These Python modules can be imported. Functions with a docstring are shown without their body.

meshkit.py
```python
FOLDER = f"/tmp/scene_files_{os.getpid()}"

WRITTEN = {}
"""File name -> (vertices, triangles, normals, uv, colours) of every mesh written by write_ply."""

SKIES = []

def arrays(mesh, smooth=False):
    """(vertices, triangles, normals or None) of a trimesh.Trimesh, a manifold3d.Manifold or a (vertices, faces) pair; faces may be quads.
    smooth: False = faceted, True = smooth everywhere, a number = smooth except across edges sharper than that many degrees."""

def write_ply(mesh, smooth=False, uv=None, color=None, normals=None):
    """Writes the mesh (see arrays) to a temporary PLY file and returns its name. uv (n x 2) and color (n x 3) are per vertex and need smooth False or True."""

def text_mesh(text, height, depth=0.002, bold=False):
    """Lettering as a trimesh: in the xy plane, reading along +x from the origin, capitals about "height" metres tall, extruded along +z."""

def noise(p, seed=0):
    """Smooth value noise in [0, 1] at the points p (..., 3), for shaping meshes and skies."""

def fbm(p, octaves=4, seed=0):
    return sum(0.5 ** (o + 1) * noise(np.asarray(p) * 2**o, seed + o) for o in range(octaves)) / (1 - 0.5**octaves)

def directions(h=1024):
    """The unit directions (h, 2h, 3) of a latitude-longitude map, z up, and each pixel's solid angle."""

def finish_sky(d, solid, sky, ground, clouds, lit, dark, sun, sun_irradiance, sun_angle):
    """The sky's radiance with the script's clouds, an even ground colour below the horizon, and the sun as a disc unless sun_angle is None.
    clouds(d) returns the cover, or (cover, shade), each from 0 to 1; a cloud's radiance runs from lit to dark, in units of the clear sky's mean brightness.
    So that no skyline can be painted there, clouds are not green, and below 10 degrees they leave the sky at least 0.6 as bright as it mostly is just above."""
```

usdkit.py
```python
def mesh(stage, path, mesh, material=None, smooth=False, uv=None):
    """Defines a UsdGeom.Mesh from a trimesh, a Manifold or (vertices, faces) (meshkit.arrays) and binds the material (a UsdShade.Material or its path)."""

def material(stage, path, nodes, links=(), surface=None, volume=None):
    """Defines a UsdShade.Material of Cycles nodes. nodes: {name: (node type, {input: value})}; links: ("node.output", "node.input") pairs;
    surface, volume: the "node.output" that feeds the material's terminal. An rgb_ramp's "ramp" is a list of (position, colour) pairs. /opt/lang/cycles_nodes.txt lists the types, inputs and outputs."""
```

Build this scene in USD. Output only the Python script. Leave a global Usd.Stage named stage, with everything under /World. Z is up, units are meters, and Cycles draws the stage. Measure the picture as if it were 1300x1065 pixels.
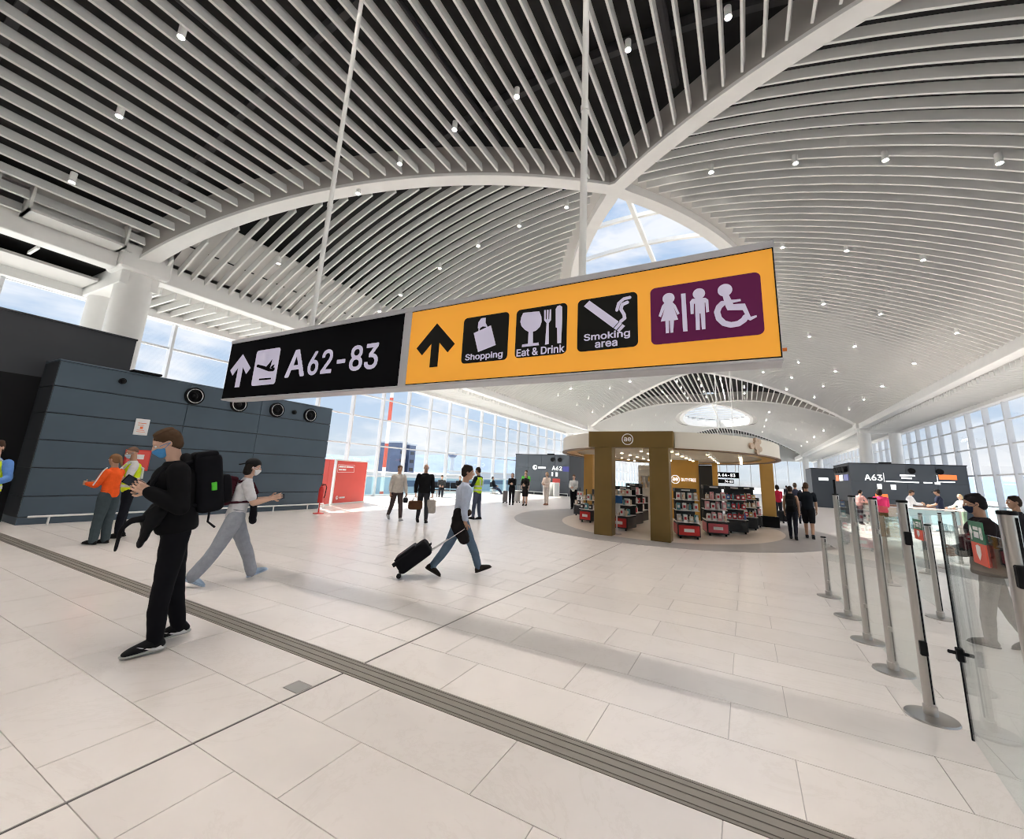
import math, random, numpy as np, trimesh, manifold3d, usdkit, meshkit
from shapely.geometry import Polygon, Point, LineString, box as sbox
from shapely.ops import unary_union
from shapely import affinity
from pxr import Usd, UsdGeom, UsdLux, UsdShade, Gf, Sdf

stage = Usd.Stage.CreateInMemory()
UsdGeom.SetStageUpAxis(stage, 'Z')
UsdGeom.Xform.Define(stage, '/World')
UsdGeom.Scope.Define(stage, '/World/Looks')
rng = random.Random(7)

# ---------------------------------------------------------------- camera, sky, sun, exposure
EXPOSURE = 0.48
SKY, SUN, SUN_DIR = 0.62, 3.0, (-0.66, 0.28, 0.70)
LAMP = 2600.0
F = 535.7
YAW, PITCH, ROLL = math.radians(-28.91), math.radians(11.94), math.radians(2.80)
EYE = np.array([0, 0, 1.6])
def cam_axes():
    f = np.array([math.sin(YAW)*math.cos(PITCH), math.cos(YAW)*math.cos(PITCH), math.sin(PITCH)])
    r = np.array([math.cos(YAW), -math.sin(YAW), 0.0]); u = np.cross(r, f)
    c, s = math.cos(ROLL), math.sin(ROLL)
    return c*r+s*u, -s*r+c*u, -f
CR, CU, CB = cam_axes()
cam = UsdGeom.Camera.Define(stage, '/World/camera')
m4 = Gf.Matrix4d(*CR, 0, *CU, 0, *CB, 0, *EYE, 1)
cam.AddTransformOp().Set(m4)
cam.CreateHorizontalApertureAttr(36.0); cam.CreateFocalLengthAttr(36.0*F/1300)
cam.CreateVerticalApertureAttr(36.0*1065/1300); cam.CreateVerticalApertureOffsetAttr(-45*36.0/1300)
cam.CreateClippingRangeAttr((0.05, 5000.0)); cam.CreateExposureAttr(EXPOSURE)

def ray(px, py):
    return CR*((px-650)/F) - CU*((py-487.5)/F) - CB
def fl(px, py, z=0.0):                       # the floor point a photo pixel looks at
    d = ray(px, py); return EYE + d*(z-EYE[2])/d[2]

dome = UsdLux.DomeLight.Define(stage, '/World/sky_light')
dome.CreateIntensityAttr(1.0); dome.CreateColorAttr(Gf.Vec3f(1, 1, 1))
skym = usdkit.material(stage, '/World/Looks/sky', {
    'tc': ('texture_coordinate', {}), 'xyz': ('separate_xyz', {}),
    'ramp': ('rgb_ramp', {'ramp': [(0.0, (0.50, 0.50, 0.50)), (0.495, (0.55, 0.56, 0.57)), (0.505, (0.84, 0.93, 1.0)), (0.56, (0.66, 0.83, 1.05)), (0.70, (0.54, 0.74, 1.04)), (1.0, (0.50, 0.70, 1.04))]}),
    'mr': ('map_range', {'from_min': -1.0, 'from_max': 1.0}),
    'map': ('mapping', {'scale': (1.6, 1.6, 5.0)}),
    'n': ('noise_texture', {'scale': 2.2, 'detail': 5.0, 'roughness': 0.55, 'distortion': 0.3}),
    'cr': ('rgb_ramp', {'ramp': [(0.0, (0, 0, 0)), (0.45, (0, 0, 0)), (0.62, (0.75, 0.75, 0.75)), (1.0, (1, 1, 1))]}),
    'mix': ('mix_color', {'b': (1.25, 1.25, 1.27)}),
    'bg': ('background_shader', {'strength': SKY})},
    [('tc.generated', 'xyz.vector'), ('xyz.z', 'mr.value'), ('mr.result', 'ramp.fac'), ('tc.generated', 'map.vector'), ('map.vector', 'n.vector'),
     ('n.fac', 'cr.fac'), ('cr.color', 'mix.fac'), ('ramp.color', 'mix.a'), ('mix.result', 'bg.color')], surface='bg.background')
UsdShade.MaterialBindingAPI.Apply(dome.GetPrim()).Bind(skym)
sun = UsdLux.DistantLight.Define(stage, '/World/sun_light')
sun.CreateIntensityAttr(SUN); sun.CreateNormalizeAttr(True); sun.CreateAngleAttr(0.55); sun.CreateColorAttr(Gf.Vec3f(1.0, 0.95, 0.87))
sd = np.array(SUN_DIR)/np.linalg.norm(SUN_DIR)
sx = np.cross((0, 0, 1), sd); sx /= np.linalg.norm(sx); sy = np.cross(sd, sx)
sun.AddTransformOp().Set(Gf.Matrix4d(*sx, 0, *sy, 0, *sd, 0, 0, 0, 60, 1))

# ---------------------------------------------------------------- helpers
taken = {}
def numbered(path):
    k = taken.get(path, -1) + 1
    taken[path] = k
    return path if k == 0 else f'{path}_{k:03d}'
def tag(p, label=None, cat=None, group=None, kind=None):
    p = p.GetPrim() if hasattr(p, 'GetPrim') else p
    for k, v in (('label', label), ('category', cat), ('group', group), ('kind', kind)):
        if v: p.SetCustomDataByKey(k, v)
    return p
def thing(name, label=None, cat=None, loc=(0, 0, 0), rz=0.0, group=None, kind=None):
    x = UsdGeom.Xform.Define(stage, numbered('/World/'+name))
    x.AddTranslateOp().Set(Gf.Vec3d(*map(float, loc)))
    if rz: x.AddRotateZOp().Set(float(rz))
    return tag(x, label, cat, group, kind)
def obj(name, mesh, m, parent=None, smooth=False, label=None, cat=None, group=None, kind=None):
    base = str(parent.GetPath()) if parent is not None else '/World'
    if isinstance(mesh, list): mesh = join(mesh)
    me = usdkit.mesh(stage, numbered(base+'/'+name), mesh, m, smooth)
    return tag(me, label, cat, group, kind)
def copy_of(src, loc, rz=0.0, label=None, cat=None, group=None, scale=None):
    was = src.GetCustomData()
    name = '/World/' + src.GetName().rstrip('0123456789').rstrip('_')
    x = UsdGeom.Xform.Define(stage, numbered(name)); p = x.GetPrim()
    p.GetReferences().AddInternalReference(src.GetPath())
    x.ClearXformOpOrder()
    x.AddTranslateOp().Set(Gf.Vec3d(*map(float, loc))); x.AddRotateZOp().Set(float(rz)) if True else None
    if scale is not None: x.AddScaleOp().Set(Gf.Vec3f(*scale))
    p.SetInstanceable(True)
    return tag(p, label or was.get('label'), cat or was.get('category'), group or was.get('group'))
def tri(m):
    v, f, _ = meshkit.arrays(m); return trimesh.Trimesh(v, f, process=False)
def join(ms):
    return trimesh.util.concatenate([tri(m) for m in ms]) if len(ms) > 1 else tri(ms[0])
BF = np.array([[0,2,1],[0,3,2],[4,5,6],[4,6,7],[0,1,5],[0,5,4],[1,2,6],[1,6,5],[2,3,7],[2,7,6],[3,0,4],[3,4,7]])
def bx(x0, x1, y0, y1, z0, z1):
    v = np.array([[x0,y0,z0],[x1,y0,z0],[x1,y1,z0],[x0,y1,z0],[x0,y0,z1],[x1,y0,z1],[x1,y1,z1],[x0,y1,z1]], float)
    return trimesh.Trimesh(v, BF, process=False)
def bbx(x0, x1, y0, y1, z0, z1, r=0.01):            # box with chamfered edges
    p = []
    for a, b, c in ((0,r,r),(r,0,r),(r,r,0)):
        p += [(x,y,z) for x in (x0+a,x1-a) for y in (y0+b,y1-b) for z in (z0+c,z1-c)]
    return tri(manifold3d.Manifold.hull_points(np.array(p, float)))
def place(m, loc=(0,0,0), rz=0, rx=0, ry=0, s=None):
    m = tri(m); m = m.copy()
    if s is not None: m.apply_scale(s)
    for a, ax in ((rx,(1,0,0)),(ry,(0,1,0)),(rz,(0,0,1))):
        if a: m.apply_transform(trimesh.transformations.rotation_matrix(math.radians(a), ax))
    m.apply_translation(loc); return m
def cyl(p, q, r, n=12, r2=None):
    p, q = np.asarray(p, float), np.asarray(q, float); L = np.linalg.norm(q-p)
    m = manifold3d.Manifold.cylinder(L, r, r if r2 is None else r2, n)
    t = tri(m); z = (q-p)/L; a = np.cross((0,0,1.0), z)
    if np.linalg.norm(a) < 1e-9: R = np.eye(4) if z[2] > 0 else trimesh.transformations.rotation_matrix(math.pi, (1,0,0))
    else: R = trimesh.transformations.rotation_matrix(math.acos(np.clip(z[2],-1,1)), a)
    t.apply_transform(R); t.apply_translation(p); return t
def lathe(prof, n=24, loc=(0,0,0)):
    p = np.array(prof, float); a = np.arange(n)*2*math.pi/n
    v = np.stack([p[:,None,0]*np.cos(a), p[:,None,0]*np.sin(a), np.repeat(p[:,1:2], n, 1)], -1).reshape(-1,3)
    f = []
    for i in range(len(p)-1):
        for j in range(n):
            k = (j+1) % n
            f += [[i*n+j,i*n+k,(i+1)*n+k],[i*n+j,(i+1)*n+k,(i+1)*n+j]]
    t = trimesh.Trimesh(v+np.array(loc), f, process=False); return t
def tube(pts, r, n=6, closed=False):
    p = np.asarray(pts, float); t = np.gradient(p, axis=0); t /= np.linalg.norm(t, axis=1, keepdims=True)+1e-12
    ref = np.array([0,0,1.0]) if np.abs(t[:,2]).max() < 0.92 else np.array([0.35,0.9,0.2])
    a = np.cross(t, ref); a /= np.linalg.norm(a, axis=1, keepdims=True)+1e-12; b = np.cross(t, a)
    an = np.arange(n)*2*math.pi/n
    rr = np.broadcast_to(r, (len(p),))[:,None,None]
    v = (p[:,None]+rr*(np.cos(an)[None,:,None]*a[:,None]+np.sin(an)[None,:,None]*b[:,None])).reshape(-1,3)
    f = []
    for i in range(len(p)-1):
        for j in range(n):
            k = (j+1) % n
            f += [[i*n+j,(i+1)*n+k,i*n+k],[i*n+j,(i+1)*n+j,(i+1)*n+k]]
    e = (len(p)-1)*n
    f += [[0,j,j+1] for j in range(1,n-1)] + [[e,e+j+1,e+j] for j in range(1,n-1)]
    return trimesh.Trimesh(v, f, process=False)
def sweep(pts, side, up, w, h):
    """A rectangular bar along pts; side, up: unit vectors per point; w across, h upward from the path."""
    p = np.asarray(pts, float); s = np.broadcast_to(np.asarray(side, float), p.shape); u = np.broadcast_to(np.asarray(up, float), p.shape)
    v = np.stack([p-s*w/2, p+s*w/2, p+s*w/2+u*h, p-s*w/2+u*h], 1).reshape(-1,3)
    f = []
    for i in range(len(p)-1):
        for j in range(4):
            k = (j+1) % 4
            f += [[i*4+j,i*4+k,(i+1)*4+k],[i*4+j,(i+1)*4+k,(i+1)*4+j]]
    e = (len(p)-1)*4
    f += [[0,2,1],[0,3,2],[e,e+1,e+2],[e,e+2,e+3]]
    t = trimesh.Trimesh(v, f, process=False)
    if t.volume < 0: t.invert()
    return t
def prism(poly, d, holes_ok=True):
    g = [x for x in getattr(poly, 'geoms', [poly]) if x.area > 1e-9]
    return trimesh.util.concatenate([trimesh.creation.extrude_polygon(x, d, engine='earcut') for x in g])
def face_y(m, y):                    # from the xy plane to a plane facing -y
    m = m.copy(); v = m.vertices; m.vertices = np.stack([v[:,0], y-v[:,2], v[:,1]], 1); return m
def face_x(m, x):                    # to a plane facing +x, reading from +y... along +y
    m = m.copy(); v = m.vertices; m.vertices = np.stack([x+v[:,2], v[:,0], v[:,1]], 1); return m
def text(s, x0, z0, x1, z1, d=0.006, bold=True):
    m = meshkit.text_mesh(s, 0.1, d, bold); b = m.bounds
    v = m.vertices
    m.vertices = np.stack([x0+(v[:,0]-b[0,0])/(b[1,0]-b[0,0])*(x1-x0), z0+(v[:,1]-b[0,1])/(b[1,1]-b[0,1])*(z1-z0), v[:,2]], 1)
    return m
def rrect(x0, z0, x1, z1, r):
    return sbox(x0+r, z0+r, x1-r, z1-r).buffer(r, quad_segs=6)

def mat(name, color, rough=0.5, metal=0.0, emit=None, es=0.0, var=0.0, scale=8.0, bump=0.0, bscale=60.0, spec=0.5, coat=0.0, rand=0.0):
    n = {'p': ('principled_bsdf', {'base_color': color, 'roughness': rough, 'metallic': metal, 'specular_ior_level': spec, 'coat_weight': coat})}
    l = []
    if emit is not None: n['p'][1].update({'emission_color': emit, 'emission_strength': es})
    if var:
        n['tc'] = ('texture_coordinate', {}); n['n'] = ('noise_texture', {'scale': scale, 'detail': 4.0, 'roughness': 0.6})
        n['r'] = ('rgb_ramp', {'ramp': [(0.3, tuple(c*(1-var) for c in color)), (0.7, tuple(min(1, c*(1+var)) for c in color))]})
        l += [('tc.object', 'n.vector'), ('n.fac', 'r.fac'), ('r.color', 'p.base_color')]
    if bump:
        n['tcb'] = ('texture_coordinate', {}); n['nb'] = ('noise_texture', {'scale': bscale, 'detail': 3.0}); n['b'] = ('bump', {'strength': bump, 'distance': 0.01})
        l += [('tcb.object', 'nb.vector'), ('nb.fac', 'b.height'), ('b.normal', 'p.normal')]
    return usdkit.material(stage, numbered('/World/Looks/'+name), n, l, surface='p.BSDF')
def glass(name, tint=(1,1,1), base=0.03, edge=0.7):
    return usdkit.material(stage, '/World/Looks/'+name, {'t': ('transparent_bsdf', {'color': tint}), 'g': ('glossy_bsdf', {'color': (1,1,1), 'roughness': 0.02}),
        'w': ('layer_weight', {'blend': 0.5}), 'pw': ('math', {'math_type': 'power', 'value2': 5.0}), 'ma': ('math', {'math_type': 'multiply_add', 'value2': edge, 'value3': base}), 'm': ('mix_closure', {})},
        [('w.facing','pw.value1'),('pw.value','ma.value1'),('ma.value','m.fac'),('t.BSDF','m.closure1'),('g.BSDF','m.closure2')], surface='m.closure')

M = {}
M['white'] = mat('white_paint', (0.80,0.80,0.78), 0.45)
M['slat'] = mat('white_slat', (0.78,0.78,0.765), 0.4)
M['rib'] = mat('white_rib', (0.84,0.835,0.82), 0.5, var=0.02, scale=3)
M['grey_side'] = mat('grey_board', (0.50,0.48,0.46), 0.8)
M['deck'] = mat('black_deck', (0.022,0.022,0.023), 0.9, var=0.3, scale=2)
M['duct'] = mat('dark_duct', (0.06,0.06,0.065), 0.7)
M['panel_grey'] = mat('pale_panel', (0.62,0.61,0.59), 0.6)
M['mullion'] = mat('pale_mullion', (0.66,0.68,0.71), 0.4)
M['pane'] = glass('clear_pane')
M['pane_teal'] = glass('teal_pane', (0.62,0.86,0.90))
M['barrier_glass'] = glass('barrier_glass', (0.93,0.965,0.96))
M['navy'] = mat('slate_blue_panel', (0.055,0.085,0.115), 0.42, var=0.06, scale=1.2)
M['anthracite'] = mat('anthracite_panel', (0.022,0.025,0.031), 0.55, var=0.06, scale=1.5)
M['black'] = mat('black_matt', (0.006,0.006,0.007), 0.6, spec=0.15)
M['steel'] = mat('brushed_steel', (0.50,0.48,0.45), 0.32, 1.0)
M['chrome'] = mat('chrome', (0.75,0.75,0.75), 0.15, 1.0)
M['joint'] = mat('grey_grout', (0.42,0.40,0.38), 0.9)
M['expansion'] = mat('dark_grout', (0.10,0.095,0.09), 0.9)
M['drain'] = mat('drain_steel', (0.235,0.215,0.19), 0.5, 0.35)
M['bronze'] = mat('bronze_panel', (0.17,0.105,0.025), 0.42, 0.3, var=0.06, scale=2)
M['gold'] = mat('gold_panel', (0.62,0.34,0.06), 0.4, var=0.05, scale=2)
M['greyfloor'] = mat('grey_floor_ring', (0.27,0.26,0.255), 0.4, var=0.06, scale=1.5)
M['shopfloor'] = mat('shop_floor', (0.60,0.53,0.46), 0.35, var=0.05, scale=4)
M['concrete'] = mat('apron_concrete', (0.50,0.50,0.49), 0.9, var=0.06, scale=0.05)
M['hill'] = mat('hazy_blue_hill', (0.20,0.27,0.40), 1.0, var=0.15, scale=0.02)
tile_nodes = lambda a, b: ({'tc': ('geometry', {}), 'n': ('noise_texture', {'scale': 1.7, 'detail': 8.0, 'roughness': 0.62, 'distortion': 0.8}),
    'r': ('rgb_ramp', {'ramp': [(0.30, b), (0.46, a), (0.70, tuple(min(1, c*1.03) for c in a))]}),
    'v': ('noise_texture', {'scale': 0.55, 'detail': 12.0, 'roughness': 0.72, 'distortion': 1.6}),
    'vr': ('rgb_ramp', {'ramp': [(0.0, (1,1,1)), (0.485, (1,1,1)), (0.5, (0.93,0.92,0.91)), (0.515, (1,1,1)), (1.0, (1,1,1))]}),
    'mm': ('mix_color', {'blend_type': 'multiply', 'fac': 0.7}),
    'p': ('principled_bsdf', {'roughness': 0.24, 'specular_ior_level': 0.45})},
    [('tc.position','n.vector'),('n.fac','r.fac'),('tc.position','v.vector'),('v.fac','vr.fac'),('r.color','mm.a'),('vr.color','mm.b'),('mm.result','p.base_color')])
for i, k in enumerate((1.0, 0.975, 1.015)):
    nn, ll = tile_nodes((0.72*k,0.678*k,0.645*k), (0.705*k,0.662*k,0.63*k))
    M[f'tile{i}'] = usdkit.material(stage, f'/World/Looks/floor_tile_{i}', nn, ll, surface='p.BSDF')
# ---------------------------------------------------------------- hall geometry
CX, HW, ZB, ZA = -3.2, 12.2, 6.9, 10.8           # centre line, half span, springing and crown of the barrel vault
def vz(x):
    return ZB + (ZA-ZB)*(1-np.minimum(1, np.abs((np.asarray(x, float)-CX)/HW))**2)
def vn(x):                                        # upward normal of the vault in the xz plane
    s = -2*(ZA-ZB)*(np.asarray(x, float)-CX)/HW**2
    n = np.stack([-s, 0*s, 1+0*s], -1); return n/np.linalg.norm(n, axis=-1, keepdims=True)
COLY = [4.7, 46.0, 87.3]
LENS_H = [7.4, 8.3, 8.3]
def lens(i, x):                                   # half length of lens i at x
    u = np.minimum(1, np.abs((np.asarray(x, float)-CX)/HW)); return LENS_H[i]*(1-u)**1.3
XL, XR = -18.2, 11.8                              # glazing lines
YB = -9.0                                         # the hall goes on behind the camera to here
YE = 100.0

# ---- floor
floor = thing('floor', 'pale cream stone tile floor of the concourse', kind='structure')
obj('subfloor', bx(-18.4, 12.0, YB-1, YE+2, -0.30, -0.006), M['joint'], floor)
ROW0, PITCH_Y, TL, G = 2.90, 0.54, 1.13, 0.0026
near, far = [], []
drain_y = (2.68, 2.90)
hatch = (-3.045, -2.885, 2.285, 2.42)
def tile_row(y0, y1, par):
    e = -2.45 if par == 0 else -2.09; w = -3.29 if par == 0 else -3.64
    xs = [e+TL*k for k in range(-0, 14)]
    cells = [(-2.862, e)] + [(a, a+TL) for a in xs if a < 11.9]
    cells += [(w, -2.878)] + [(w-TL*(k+1), w-TL*k) for k in range(14) if w-TL*k > -18.2]
    for a, b in cells:
        a, b = max(a, -18.3), min(b, 11.9)
        if b-a < 0.02: continue
        t = bx(a+G, b-G, y0+G, y1-G, -0.03, 0.0)
        n = (0.9 < y0 < 9.2 and -9.8 < a and b < 3.4 and not (a < -4.9+(9-y0)*0 and y0 < 0.9))
        if a < -3.045 < b and y0 < 2.35 < y1: t = tri(manifold3d.Manifold.extrude(manifold3d.CrossSection([np.array([[a+G,y0+G],[b-G,y0+G],[b-G,y1-G],[a+G,y1-G]])]) - manifold3d.CrossSection([np.array([[hatch[0],hatch[2]],[hatch[1],hatch[2]],[hatch[1],hatch[3]],[hatch[0],hatch[3]]])]), 0.03).translate((0,0,-0.03)))
        (near if n else far).append((abs(-2.9-(a+b)/2)+abs(y0-3), t))
k = 0
y = 2.90
while y < YE:
    p = PITCH_Y if y < 40 else PITCH_Y
    tile_row(y, y+p, (k+1) % 2); y += p; k += 1
y = 2.68; k = 0
while y > YB:
    tile_row(y-0.527, y, k % 2); y -= 0.527; k += 1
near.sort(key=lambda t: t[0])
for i, (_, t) in enumerate(near[:300]): obj('tile', t, M[f'tile{(i*7+i//3) % 3}'], floor)
obj('far_tile', [t for _, t in far+near[300:]], M['tile0'], floor, kind='stuff')
dr = [bx(-18.2, 11.9, 2.684, 2.896, -0.02, -0.004)]
for a, b in ((2.684,2.700),(2.713,2.765),(2.777,2.829),(2.841,2.875),(2.882,2.896)): dr.append(bx(-18.2, 11.9, a, b, -0.01, 0.001))
obj('drain_channel', dr, M['drain'], floor, label='long slotted steel drain strip')
obj('access_hatch', bbx(hatch[0]+.004, hatch[1]-.004, hatch[2]+.004, hatch[3]-.004, -0.02, 0.001, 0.002), M['steel'], floor, label='small square metal hatch')
obj('expansion_joint', bx(-2.876, -2.864, YB, YE, -0.02, -0.002), M['expansion'], floor)
def ell(cx, cy, a, b, n=96):
    t = np.arange(n)*2*math.pi/n; return Polygon(np.stack([cx+a*np.cos(t), cy+b*np.sin(t)], 1))
SC = (-2.7, 17.9); SA, SB = 3.75, 5.45
ring = ell(-2.9, 17.9, 5.55, 6.5).difference(ell(*SC, SA+.05, SB+.05))
obj('grey_ring', place(prism(ring, 0.004)), M['greyfloor'], floor, label='grey oval floor band around the shop')
obj('shop_floor', place(prism(ell(*SC, SA+.05, SB+.05), 0.004)), M['shopfloor'], floor, label='beige oval shop floor')
obj('grey_patch', place(prism(ell(5.2, 15.5, 2.2, 4.3).difference(ell(-2.9,17.9,5.55,6.5)), 0.004)), M['greyfloor'], floor, label='grey curved floor band by the barriers')

# ---- vaulted ceiling
def arc_slat(y, x0, x1, t=0.05, d=0.24, n=None):
    n = n or max(4, int(abs(x1-x0)/0.9)+1)
    x = np.linspace(x0, x1, n+1); p = np.stack([x, 0*x+y, vz(x)], -1)
    return sweep(p, (0,1,0), vn(x), t, d)
def long_slat(x, y0, y1, t=0.05, d=0.30):
    n = vn(np.array([x]))[0]; s = np.array([n[2], 0, -n[0]]); z = float(vz(x))
    return sweep([(x,y0,z),(x,y1,z)], s, n, t, d)
def sky_w(y, y1, y2):
    mid, hl = (y1+y2)/2, (y2-y1)/2; return 4.4*np.maximum(0, 1-np.abs((np.asarray(y, float)-mid)/hl)**2.6)
def rib_path(i, sgn, n=72, cx=None):
    x = np.linspace(CX-HW+0.15, CX+HW-0.15, n); return np.stack([x, COLY[i]+sgn*lens(i, x), vz(x)], -1)
def offset_side(p):
    t = np.gradient(p, axis=0); t[:,2] = 0; t /= np.linalg.norm(t, axis=1, keepdims=True); return np.stack([-t[:,1], t[:,0], 0*t[:,0]], -1)
ceil_lens = thing('ceiling', 'near vault of white slats running along the hall', kind='structure')
ceil_bay = thing('ceiling', 'slatted white vault with curved slats either side of the skylight', kind='structure')
ceil_far = thing('ceiling', 'far slatted vaults over the end of the concourse', kind='structure')
LS = 0.385
gap = 0.42
x = -14.95
while x < 9.0:
    if abs(x-CX) < HW-0.3:
        ye = 4.7+float(lens(0, x))-gap
        obj('slat', long_slat(x, YB+0.5, ye), M['slat'], ceil_lens)
    x += LS
SKYL = [(COLY[i]+LENS_H[i]+0.1, COLY[i+1]-LENS_H[i+1]-0.1) for i in range(2)]
def bay_slats(i, dy, parent, ymax, stuffname):
    rest = []
    y1, y2 = SKYL[i]; y = COLY[i]+0.55
    while y < COLY[i+1]-0.5:
        # where the lens ribs and the skylight edge leave the slat
        u = {-1: 0.0, 1: 0.0}
        for j in (i, i+1):
            for s in (-1, 1):
                dd = abs(y-COLY[j])-(0.36 if s < 0 else 0.16)
                if dd < LENS_H[j]: u[s] = max(u[s], HW*(1-(max(dd,0)/LENS_H[j])**(1/1.3)))
        w = float(sky_w(y, y1, y2))
        for s in (-1, 1):
            e = max(u[s], w+0.75 if y1 < y < y2 else 0.75)
            a, b = CX+s*e, CX+s*(HW-0.3)
            if HW-0.3-e > 0.4:
                m = arc_slat(y, min(a,b), max(a,b))
                if y < ymax: obj('slat', m, M['slat'], parent)
                else: rest.append(m)
        y += dy
    if rest: obj(stuffname, rest, M['slat'], parent, kind='stuff')
bay_slats(0, 0.377, ceil_bay, 30, 'far_slat')
bay_slats(1, 0.377, ceil_far, 0, 'curved_slat')
fs = []
for i in (1, 2):
    x = -14.9
    while x < 8.6:
        l = float(lens(i, x))-0.3
        if l > 0.3: fs.append(long_slat(x, COLY[i]-l, COLY[i]+l, 0.06, 0.22))
        x += 0.42
obj('straight_slat', fs, M['slat'], ceil_far, kind='stuff')

def rib(i, sgn, parent):
    p = rib_path(i, sgn); s = offset_side(p)
    obj('rib', sweep(p-np.array([0,0,0.03]), s, (0,0,1), 0.46, 0.10), M['rib'], parent, smooth=30, label='curved white rib')
    obj('rib_upstand', sweep(p+np.array([0,0,0.07]), s, (0,0,1), 0.40, 0.95), M['grey_side'], parent, smooth=30)
rib(0, 1, ceil_lens); rib(1, -1, ceil_bay); rib(1, 1, ceil_far); rib(2, -1, ceil_far)

# skylights: curb, glazing bars and panes
window_n = [0]
for i, parent in ((0, ceil_bay), (1, ceil_far)):
    y1, y2 = SKYL[i]; y = np.linspace(y1-0.1, y2+0.1, 61)
    for s in (-1, 1):
        w = sky_w(y, y1, y2); x = CX+s*w
        p = np.stack([x, y, vz(x)], -1)
        obj('skylight_curb', sweep(p-np.array([0,0,0.03]), offset_side(p), (0,0,1), 0.44, 1.15), M['rib'], parent, smooth=30, label='white edge of the skylight')
    for s in (-1, 1):
        yy2 = np.linspace(y1-0.3, y2+0.3, 61); x = CX+s*(sky_w(yy2, y1, y2)+0.58)
        p = np.stack([x, yy2, vz(x)+0.30], -1)
        obj('skylight_trim', sweep(p, offset_side(p), (0,0,1), 1.0, 0.05), M['panel_grey'], parent, smooth=30)
    sky = thing(f'window_{3+i}', ['almond-shaped skylight in the near vault', 'almond-shaped skylight in the far vault'][i], kind='structure')
    TOP = 0.95
    yb = np.linspace(y1+0.8, y2-0.8, 12)
    for k, yy in enumerate(yb):
        w = float(sky_w(yy, y1, y2))+0.05; xx = np.linspace(CX-w, CX+w, 9)
        obj('glazing_bar', sweep(np.stack([xx, 0*xx+yy, vz(xx)+TOP-0.12], -1), (0,1,0), (0,0,1), 0.14, 0.16), M['white'], sky)
        if k:
            y0 = yb[k-1]
            for s in (-1, 1):
                wa, wb = float(sky_w(y0, y1, y2)), float(sky_w(yy, y1, y2))
                g = np.linspace(0, 1, 5); v = []
                for a in g: v += [(CX+s*a*wa, y0, float(vz(CX+s*a*wa))+TOP+.02), (CX+s*a*wb, yy, float(vz(CX+s*a*wb))+TOP+.02)]
                v = np.array(v); f = []
                for q in range(4): f += [[2*q,2*q+1,2*q+3],[2*q,2*q+3,2*q+2]]
                obj('pane', trimesh.Trimesh(v, f, process=False), M['pane'], sky)
    ys = np.linspace(y1+.2, y2-.2, 9)
    obj('ridge_bar', sweep(np.stack([0*ys+CX, ys, 0*ys+float(vz(CX))+TOP-0.16], -1), (1,0,0), (0,0,1), 0.16, 0.22), M['white'], sky)

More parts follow.
